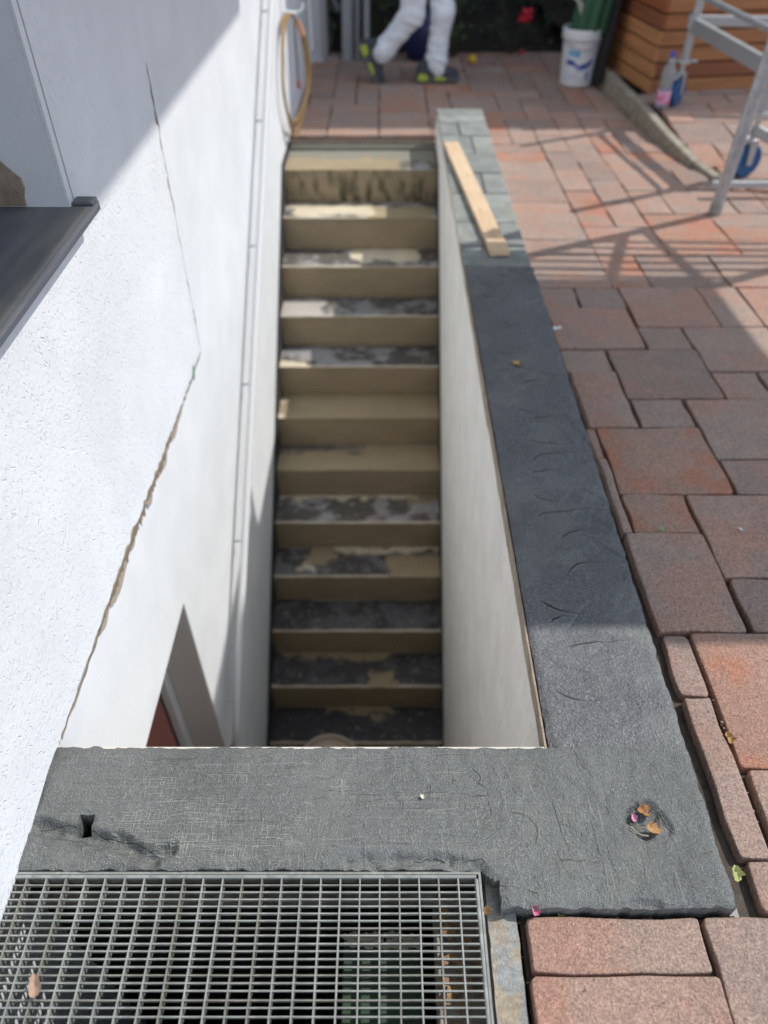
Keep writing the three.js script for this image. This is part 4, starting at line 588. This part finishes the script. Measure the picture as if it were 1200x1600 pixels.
/* ------------------------------------------------------------------ porch building behind, pipes, cables, plants */
{
  const b = thing('outbuilding', 'neighbouring building with a dark open porch behind the paved yard', 'building');
  const grey = std({ color: lin(0.36, 0.35, 0.33), roughness: 0.95 });
  mesh('upper_wall', bx(-0.45, 8, 2.35, 4.78, -7.1, -6.82), grey, b); mesh('roof', bx(-0.5, 8.1, 4.781, 4.9, -11.2, -6.75, 0.01), grey, b);
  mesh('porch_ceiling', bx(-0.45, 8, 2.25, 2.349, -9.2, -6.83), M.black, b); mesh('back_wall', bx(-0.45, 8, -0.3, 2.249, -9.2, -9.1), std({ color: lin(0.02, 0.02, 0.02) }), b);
  mesh('side_wall', bx(-0.56, -0.451, -0.3, 4.78, -11, -6.85), grey, b); mesh('side_wall', bx(8.001, 8.2, -0.3, 4.78, -11, -6.85), grey, b);
  const p = shadow(new THREE.Mesh(new THREE.PlaneGeometry(8.4, 2.5).rotateX(-Math.PI / 2), M.soil)); p.position.set(3.75, gy(-7) - 0.024, -7.98); p.name = 'soil_bed'; p.userData.kind = 'structure'; scene.add(p);
  const cladding = std({ color: lin(0.55, 0.56, 0.58), roughness: 0.7 });
  const gp = std({ color: lin(0.22, 0.225, 0.235), roughness: 0.5 }), gp2 = std({ color: lin(0.38, 0.385, 0.40), roughness: 0.5 });
  const pipe = (name, x, r, lean, mat, label, z = -6.74) => tag(mesh(name, rod(V(x, gy(z) + 0.002, z), V(x + lean, 2.2, z - 0.06), r, 20), mat), label, 'pipe');
  pipe('grey_pipe', -0.285, 0.045, 0.06, gp2, 'widest pale grey plastic pipe standing at the back left of the yard'); pipe('grey_pipe', -0.212, 0.022, 0.06, gp, 'thin dark grey pipe standing right against the widest grey pipe', -6.70); pipe('grey_pipe', -0.14, 0.026, 0.03, gp2, 'slim pale pipe standing apart behind the trailing shoe');
  const up = thing('corner_post', 'pale grey upright post at the far corner of the house wall', 'post'); mesh('post', bx(-0.556, -0.485, gy(-6.7), 2.6, -6.74, -6.67, 0.008), cladding, up); mesh('base_plate', bx(-0.566, -0.475, gy(-6.7), gy(-6.7) + 0.018, -6.75, -6.66, 0.004), cladding, up);
  tag(mesh('cable', tube([[-0.46, 0.42, -6.78], [-0.40, 0.26, -6.76], [-0.34, 0.17, -6.76], [-0.26, 0.16, -6.80], [-0.2, 0.3, -6.85]], 0.007, 40), std({ color: lin(0.25, 0.26, 0.28) })), 'pale cable hanging in a loop left of the grey pipes', 'cable');
  tag(mesh('blue_sack', (() => { const g = new THREE.SphereGeometry(0.17, 24, 18); g.scale(0.8, 1.2, 0.7); const q = g.attributes.position; for (let i = 0; i < q.count; i++) { const k = 1 + (fbm(q.getX(i) * 14 + 5, q.getY(i) * 14 + q.getZ(i) * 9, 3, 3) - 0.5) * 0.4; q.setXYZ(i, q.getX(i) * k, Math.max(-0.14, q.getY(i) * k), q.getZ(i) * k); } g.computeVertexNormals(); return g.translate(0.30, -0.03, -6.78); })(), std({ color: lin(0.008, 0.012, 0.07), roughness: 0.5 })), 'dark blue sack on the ground behind the walking person', 'sack');
  // leafy plants
  const leafG = (() => { const sh = new THREE.Shape(); sh.moveTo(0, 0); sh.quadraticCurveTo(0.5, 0.35, 0, 1); sh.quadraticCurveTo(-0.5, 0.35, 0, 0); return new THREE.ShapeGeometry(sh, 3); })();
  function plant(name, label, cat, x, z, w, h, n, seed, colors, flowers) {
    const R = rng(seed), t = thing(name, label, cat, [x, gy(z) - 0.02, z]); const stems = [], by = colors.map(() => []);
    for (let k = 0; k < 9; k++) stems.push(tube([[(R() - 0.5) * 0.06, 0, (R() - 0.5) * 0.06], [(R() - 0.5) * w * 0.7, h * 0.5, (R() - 0.5) * w * 0.5], [(R() - 0.5) * w * 1.1, h * (0.8 + R() * 0.2), (R() - 0.5) * w * 0.8]], 0.005, 10));
    for (let k = 0; k < n; k++) { const g = leafG.clone(), s = 0.035 + R() * 0.045; g.scale(s, s, s); g.rotateX((R() - 0.3) * 1.6); g.rotateZ((R() - 0.5) * 2.6); g.rotateY(R() * 6.28); const a = R() * 6.28, r = Math.sqrt(R()) * w / 2; const c = Math.floor(vnoise(a * 2, k * 0.01, seed) * 1.6 * colors.length) % colors.length; g.translate(Math.cos(a) * r, h * (0.06 + 0.94 * Math.pow(R(), 0.8)), Math.sin(a) * r * 0.7); by[c].push(g); }
    mesh('stems', stems, std({ color: lin(0.05, 0.045, 0.03) }), t);
    by.forEach((l, i) => l.length && (mesh('foliage', l, new THREE.MeshPhysicalMaterial({ color: lin(...colors[i]), side: THREE.DoubleSide, roughness: 0.7 }), t).userData.kind = 'stuff'));
    for (const [fx, fy, fz, r, col] of flowers ?? []) { const gs = []; for (let k = 0; k < 16; k++) { const g = new THREE.SphereGeometry(r * 0.55, 8, 6); g.scale(1, 0.35, 0.8); g.rotateX(R() * 2 - 1); g.rotateZ(R() * 2 - 1); g.translate((R() - 0.5) * r * 1.3, (R() - 0.5) * r * 1.1, (R() - 0.5) * r * 1.3); gs.push(g.translate(fx, fy, fz)); } mesh('flower', gs, std({ color: lin(...col), roughness: 0.6 }), t); }
    return t;
  }
  const dk = [[0.018, 0.035, 0.014], [0.03, 0.05, 0.02], [0.012, 0.022, 0.012]];
  plant('rose_bush', 'dark rose bush with one big red bloom left of the white bucket', 'shrub', 1.02, -6.92, 0.62, 0.95, 420, 5, dk, [[0.045, 0.345, 0.30, 0.055, [0.55, 0.015, 0.035]], [0.05, 0.09, 0.26, 0.022, [0.35, 0.05, 0.06]]]);
  plant('shrub', 'small bright leaved shrub right of the walking person', 'shrub', 0.56, -6.85, 0.22, 0.62, 110, 9, [[0.07, 0.12, 0.02], [0.03, 0.05, 0.02]]);
  plant('shrub', 'green shrub behind the raised thigh of the walking person', 'shrub', 0.02, -6.95, 0.42, 0.85, 240, 13, [[0.05, 0.11, 0.03], ...dk]);
  plant('shrub', 'dark shrub in the corner between the house end and the grey pipes', 'shrub', -0.37, -7.25, 0.3, 0.7, 160, 17, dk);
  plant('shrub', 'very dark shrub behind the cactus and black board', 'shrub', 1.6, -7.2, 0.6, 0.9, 300, 21, dk);
  tag(mesh('yellow_ball', new THREE.SphereGeometry(0.034, 20, 14).translate(0.685, gy(-6.6) + 0.034, -6.6), std({ color: lin(0.7, 0.42, 0.03), roughness: 0.6 })), 'small yellow ball on the ground at the edge of the planting bed', 'ball');
  const R = rng(90), petals = []; for (let k = 0; k < 46; k++) { const g = new THREE.SphereGeometry(0.008 + R() * 0.008, 6, 4); g.scale(1, 0.3, 0.8); g.translate(0.5 + R() * 0.8, gy(-6.6) + 0.006, -6.72 + R() * 0.22); petals.push(g); }
  const pm = mesh('fallen_petals', petals, std({ color: lin(0.42, 0.18, 0.22) })); pm.userData.kind = 'stuff'; pm.userData.label = 'pink fallen petals along the edge of the planting bed';
}

/* ------------------------------------------------------------------ person */
{
  const G = gy(-6.1);
  const t = thing('person', 'person in white work trousers and dark trainers with neon soles walking across the yard', 'person');
  const tread = std({ color: lin(0.10, 0.10, 0.11), roughness: 0.8 });
  const sm = (a, b, k) => { const h = Math.max(0, Math.min(1, 0.5 + 0.5 * (b - a) / k)); return b + (a - b) * h - k * h * (1 - h); };
  const cap = (p, a, b, ra, rb) => { const d = [b[0] - a[0], b[1] - a[1], b[2] - a[2]], q = [p[0] - a[0], p[1] - a[1], p[2] - a[2]], h = Math.max(0, Math.min(1, (q[0] * d[0] + q[1] * d[1] + q[2] * d[2]) / (d[0] * d[0] + d[1] * d[1] + d[2] * d[2]))); return Math.hypot(q[0] - d[0] * h, q[1] - d[1] * h, q[2] - d[2] * h) - (ra + (rb - ra) * h); };
  function surface(bones, c, half, res, k, rough = 0) {
    const mc = new MarchingCubes(res, new THREE.MeshBasicMaterial(), false, false, 120000); mc.isolation = 0; const hs = res / 2;
    for (let z = 0; z < res; z++) for (let y = 0; y < res; y++) for (let x = 0; x < res; x++) { const p = [c[0] + (x - hs) / hs * half, c[1] + (y - hs) / hs * half, c[2] + (z - hs) / hs * half]; let d = 9; for (const b of bones) d = sm(d, cap(p, ...b), k); if (rough) d += (vnoise((p[0] - p[1]) * 9 + p[2] * 14, (p[1] + p[0] * 0.4) * 34, 4) - 0.5) * rough; mc.field[z * res * res + y * res + x] = -d; }
    mc.update(); const n = mc.count, g = new THREE.BufferGeometry(); const pos = mc.positionArray.slice(0, n * 3), nor = mc.normalArray.slice(0, n * 3); g.setAttribute('position', new THREE.BufferAttribute(pos, 3)); g.setAttribute('normal', new THREE.BufferAttribute(nor, 3)); g.scale(half, half, half); g.translate(...c); g.setAttribute('uv', new THREE.BufferAttribute(new Float32Array(n * 2), 2)); g.computeVertexNormals(); return g;
  }
  const rH = [0.30, 0.72, -6.20], rK = [0.405, 0.27, -6.10], rA = [0.372, -0.07, -6.10], lH = [0.22, 0.72, -6.04], lK = [0.195, 0.255, -6.06], lA = [-0.035, 0.0, -6.10], P = [0.26, 0.80, -6.12], Ch = [0.31, 1.17, -6.12], N = [0.325, 1.36, -6.12], Hd = [0.345, 1.50, -6.12];
  const sR = [0.30, 1.27, -6.30], sL = [0.30, 1.27, -5.94], eR = [0.22, 0.99, -6.36], eL = [0.40, 1.0, -5.88], wR = [0.30, 0.76, -6.36], wL = [0.56, 0.86, -5.90];
  const hand = (w, s) => { const o = [[w, [w[0] + 0.03, w[1] - 0.075, w[2]], 0.03, 0.032]]; for (let f = 0; f < 4; f++) { const a = [w[0] + 0.01 + f * 0.014, w[1] - 0.09 + f * 0.004, w[2]], L = [0.06, 0.072, 0.066, 0.05][f]; o.push([a, [a[0] + 0.01, a[1] - L * 0.6, a[2] + s * 0.004], 0.009, 0.008], [[a[0] + 0.01, a[1] - L * 0.6, a[2] + s * 0.004], [a[0] + 0.004, a[1] - L, a[2] + s * 0.02], 0.008, 0.007]); } o.push([[w[0] + 0.03, w[1] - 0.03, w[2]], [w[0] + 0.065, w[1] - 0.085, w[2] + s * 0.012], 0.013, 0.009]); return o; };
  const skin = std({ color: lin(0.45, 0.26, 0.18), roughness: 0.6 });
  const body = mesh('body', surface([[P, Ch, 0.12, 0.14], [Ch, N, 0.12, 0.05], [N, Hd, 0.05, 0.055], [[0.335, 1.49, -6.12], [0.35, 1.555, -6.12], 0.078, 0.092], [[0.415, 1.47, -6.12], [0.40, 1.45, -6.12], 0.03, 0.03], [[0.44, 1.525, -6.12], [0.452, 1.50, -6.12], 0.012, 0.016], [sL, sR, 0.065, 0.065], [sR, eR, 0.052, 0.042], [eR, wR, 0.042, 0.028], [sL, eL, 0.052, 0.042], [eL, wL, 0.042, 0.028], [rH, rK, 0.075, 0.055], [rK, rA, 0.055, 0.035], [lH, lK, 0.075, 0.055], [lK, lA, 0.055, 0.035], ...hand(wR, 1), ...hand(wL, -1)], [0.25, 0.72, -6.12], 0.95, 110, 0.012), skin, t);
  const cloth = std({ map: canvasTex(256, 256, (x, w, h) => fill(x, w, h, (i, j) => { const v = 212 + fbm(i / 40, j / 40, 3, 4) * 30; return [v - 4, v, v + 6]; }), true, 3, 3), roughness: 0.9 });
  const tr = surface([[[0.295, 0.70, -6.19], rK, 0.108, 0.078], [rK, [0.374, -0.02, -6.10], 0.076, 0.070], [[0.374, -0.035, -6.10], [0.388, -0.075, -6.10], 0.074, 0.066], [[0.235, 0.70, -6.05], lK, 0.108, 0.080], [lK, [-0.005, 0.03, -6.095], 0.078, 0.068], [[0.0, 0.033, -6.095], [-0.022, 0.018, -6.10], 0.070, 0.064], [[0.25, 0.78, -6.12], [0.265, 0.86, -6.12], 0.15, 0.14]], [0.2, 0.4, -6.12], 0.60, 120, 0.035, 0.011);
  { const p = tr.attributes.position, u = tr.attributes.uv; for (let i = 0; i < p.count; i++) u.setXY(i, p.getX(i) + p.getZ(i), p.getY(i)); }
  mesh('trousers', tr, cloth, body);
  mesh('shirt', surface([[P, Ch, 0.145, 0.16], [Ch, N, 0.13, 0.07], [sL, sR, 0.08, 0.08], [sR, [0.25, 1.09, -6.34], 0.072, 0.068], [sL, [0.37, 1.08, -5.9], 0.072, 0.068]], [0.3, 1.05, -6.12], 0.5, 60, 0.03, 0.01), std({ color: lin(0.5, 0.5, 0.5) }), body);
  mesh('hair', surface([[[0.325, 1.575, -6.12], [0.34, 1.585, -6.12], 0.088, 0.088], [[0.29, 1.52, -6.12], [0.3, 1.56, -6.12], 0.07, 0.08]], [0.32, 1.56, -6.12], 0.18, 40, 0.02), std({ color: lin(0.03, 0.02, 0.015) }), body);
  const eye = std({ color: lin(0.02, 0.02, 0.02), roughness: 0.2 }); for (const s of [-1, 1]) mesh('eye', new THREE.SphereGeometry(0.011, 12, 8).translate(0.425, 1.545, -6.12 + s * 0.032), eye, body);
  // shoes: side outline along +x, extruded across
  const up = std({ color: lin(0.05, 0.055, 0.07), roughness: 0.7 }), neon = std({ color: lin(0.40, 0.47, 0.04), roughness: 0.6 });
  const shoe = (m) => {
    const s1 = new THREE.Shape(); s1.moveTo(-0.085, 0.025); s1.lineTo(0.19, 0.022); s1.quadraticCurveTo(0.205, 0.05, 0.16, 0.062); s1.quadraticCurveTo(0.09, 0.075, 0.055, 0.115); s1.lineTo(-0.06, 0.12); s1.quadraticCurveTo(-0.095, 0.07, -0.085, 0.025);
    const s2 = new THREE.Shape(); s2.moveTo(-0.095, 0.0); s2.quadraticCurveTo(-0.105, 0.03, -0.088, 0.032); s2.lineTo(0.20, 0.028); s2.quadraticCurveTo(0.21, 0.012, 0.18, 0.004); s2.lineTo(0.05, 0.006); s2.lineTo(-0.095, 0.0);
    const e = (s, d, b) => new THREE.ExtrudeGeometry(s, { depth: d, bevelEnabled: true, bevelSize: b, bevelThickness: b, bevelSegments: 3, curveSegments: 8 }).translate(0, 0, -d / 2).applyMatrix4(m);
    const a = mesh('shoe', e(s1, 0.055, 0.016), up, t); mesh('sole', e(s2, 0.080, 0.005), tread, a); mesh('heel_patch', e(new THREE.Shape([[-0.088, 0.012], [-0.02, 0.010], [-0.03, 0.045], [-0.08, 0.052]].map((v) => new THREE.Vector2(...v))), 0.086, 0.004), neon, a); mesh('side_patch', e(new THREE.Shape([[0.03, 0.012], [0.11, 0.012], [0.10, 0.03], [0.04, 0.034]].map((v) => new THREE.Vector2(...v))), 0.084, 0.004), neon, a);
  };
  shoe(new THREE.Matrix4().makeTranslation(0.335, G + 0.012, -6.09));
  shoe(new THREE.Matrix4().makeTranslation(-0.095, -0.0, -6.10).multiply(new THREE.Matrix4().makeRotationZ(-1.12)).multiply(new THREE.Matrix4().makeTranslation(0.0, -0.05, 0)));
}

/* ------------------------------------------------------------------ litter */
{
  const R = rng(55);
  const leaf = (name, label, cat, x, y, z, s, turn, col, curl = 0.5, tilt = 0.2) => {
    const g = new THREE.PlaneGeometry(1, 1.7, 8, 10), p = g.attributes.position, q = x * 91 + z * 57;
    for (let k = 0; k < p.count; k++) { const v = p.getY(k) / 0.85, e = Math.sign(p.getX(k)) * 3; const w = Math.pow(Math.max(0.02, 1 - Math.abs(v) ** 2.6), 0.6) * (0.72 + 0.75 * vnoise(v * 3 + q, e, 3)); const u = p.getX(k) * w; p.setXYZ(k, u + 0.22 * (vnoise(v * 2 + q, 9, 4) - 0.5), p.getY(k) * (0.85 + 0.3 * vnoise(u * 4 + q, 2, 8)), curl * (u * u * 1.8 + v * v * 0.25) + (vnoise(u * 4 + 7 + q, v * 4, 6) - 0.5) * 0.42); }
    g.scale(s, s, s); g.rotateX(-Math.PI / 2 + tilt); g.rotateY(turn); g.computeVertexNormals(); g.translate(x, y, z);
    return tag(mesh(name, g, new THREE.MeshPhysicalMaterial({ color: lin(...col), side: THREE.DoubleSide, roughness: 0.7 })), label, cat);
  };
  leaf('dry_leaf', 'curled brown leaf beside the pink petal in the coping hollow', 'leaf', 0.466, 0.001, -0.598, 0.017, 1.3, [0.34, 0.16, 0.06], 0.7, 0.5);
  leaf('dry_leaf', 'tan folded leaf at the near side of the coping hollow', 'leaf', 0.476, 0.002, -0.566, 0.017, 1.6, [0.42, 0.24, 0.10], 0.6, 0.3);
  leaf('petal', 'pink petal inside the coping hollow', 'petal', 0.448, -0.002, -0.588, 0.009, 0.4, [0.65, 0.28, 0.42], 0.5);
  leaf('petal', 'crumpled bright pink petal at the corner between coping and paving', 'petal', 0.250, -0.008, -0.438, 0.013, 0.3, [0.62, 0.16, 0.28], 0.9, 0.9);
  leaf('green_leaf', 'small yellow green leaf in the joint below the coping edge', 'leaf', 0.297, -0.034, -0.436, 0.008, 1.4, [0.35, 0.36, 0.12]);
  leaf('green_leaf', 'long yellow green leaf wedged at the outer coping edge', 'leaf', 0.603, -0.012, -0.498, 0.015, 0.25, [0.45, 0.48, 0.18], 0.8, 0.7);
  leaf('green_leaf', 'tiny green leaf lying on the joint of two paving stones', 'leaf', 0.722, gy(-1.37) + 0.006, -1.372, 0.010, 0.9, [0.25, 0.38, 0.2]);
  leaf('dry_leaf', 'narrow brown leaf stuck in the joint between narrow and large paving stone', 'leaf', 0.688, gy(-.76) - 0.002, -0.765, 0.014, 0.15, [0.42, 0.26, 0.10], 0.9, 0.3);
  leaf('dry_leaf', 'yellow leaf scrap in the pocket of the shaded coping', 'leaf', 0.428, -0.004, -2.08, 0.016, 0.9, [0.5, 0.33, 0.12], 0.6);
  leaf('paper_scrap', 'white paper scrap at the outer edge of the shaded coping', 'paper', 0.607, -0.02, -2.33, 0.022, 1.9, [0.72, 0.72, 0.74], 0.4, 0.1);
  leaf('paint_chip', 'pale paint chip on the front coping', 'chip', 0.070, 0.005, -0.625, 0.005, 0.6, [0.7, 0.7, 0.55], 0.4);
  leaf('paint_chip', 'white chip on a large brown paving stone', 'chip', 0.93, gy(-1.37) + 0.004, -1.375, 0.008, 1.5, [0.7, 0.7, 0.7], 0.2);
  leaf('dry_leaf', 'brown leaf caught on the left end of the grate', 'leaf', -0.535, 0.006, -0.325, 0.018, 0.3, [0.40, 0.27, 0.20], 0.8, 0.3);
  leaf('dry_leaf', 'orange brown leaf standing in the gap at the right edge of the grate', 'leaf', 0.1715, -0.012, -0.44, 0.012, 0.1, [0.45, 0.25, 0.1], 0.9, 1.1);
  const twig = (pts, label, r = 0.0005) => tag(mesh('twig', tube(pts, r, 30), std({ color: lin(0.32, 0.28, 0.2) })), label, 'twig');
  twig([[0.228, 0.004, -0.60], [0.262, 0.006, -0.592], [0.275, 0.005, -0.57], [0.268, 0.004, -0.542]], 'thin curved straw on the coping left of the leaf hollow');
  twig([[0.438, 0.0, -0.572], [0.452, 0.0, -0.558], [0.466, 0.001, -0.555]], 'dark short twig in the coping hollow', 0.0016);
  const peb = [], crumb = (x, y, z, r) => { const g = new THREE.IcosahedronGeometry(r, 1); g.scale(1.2, 0.8, 1); g.rotateY(R() * 6); peb.push(g.translate(x, y, z)); };
  for (let k = 0; k < 22; k++) crumb(0.24 + R() * 0.28, -0.045 + R() * 0.004, -0.347 + (R() - 0.5) * 0.008, 0.0008 + R() * 0.0018);
  for (let k = 0; k < 60; k++) crumb(0.225 + R() * 0.36, -0.052 + R() * 0.006, -0.434 + (R() - 0.5) * 0.006, 0.001 + R() * 0.0022);
  for (let k = 0; k < 26; k++) crumb(0.229 + (R() - 0.5) * 0.006, -0.055 + R() * 0.01, -0.43 + R() * 0.34, 0.0008 + R() * 0.002);
  for (let k = 0; k < 9; k++) crumb(0.687 + (R() - 0.5) * 0.006, gy(-.8) - 0.006, -0.86 + R() * 0.3, 0.001 + R() * 0.0022);
  const pm = mesh('grit', peb, std({ color: lin(0.26, 0.23, 0.20), roughness: 1 })); pm.userData.kind = 'stuff'; pm.userData.label = 'pale grit in the paving joints along the coping';
  const dl = []; for (let k = 0; k < 40; k++) { const g = new THREE.PlaneGeometry(0.012 + R() * 0.014, 0.01 + R() * 0.012, 2, 2); const p = g.attributes.position; for (let q = 0; q < p.count; q++) p.setZ(q, (R() - 0.5) * 0.005); g.rotateX(-1.57 + (R() - 0.5)); g.rotateY(R() * 6); g.translate(0.095 + R() * 0.09, -0.122 + R() * 0.006, -0.48 + R() * 0.39); dl.push(g); }
  const dm = mesh('leaf_litter', dl, new THREE.MeshPhysicalMaterial({ color: lin(0.34, 0.2, 0.1), side: THREE.DoubleSide, roughness: 0.8 })); dm.userData.kind = 'stuff'; dm.userData.label = 'dry leaf bits on the ledge beneath the right edge of the grate';
}

const renderer = new THREE.WebGLRenderer({ antialias: true });
renderer.toneMapping = THREE.LinearToneMapping;
renderer.toneMappingExposure = EXPOSURE;
renderer.shadowMap.enabled = true;
renderer.setSize(768, 1024);
renderer.render(scene, camera);
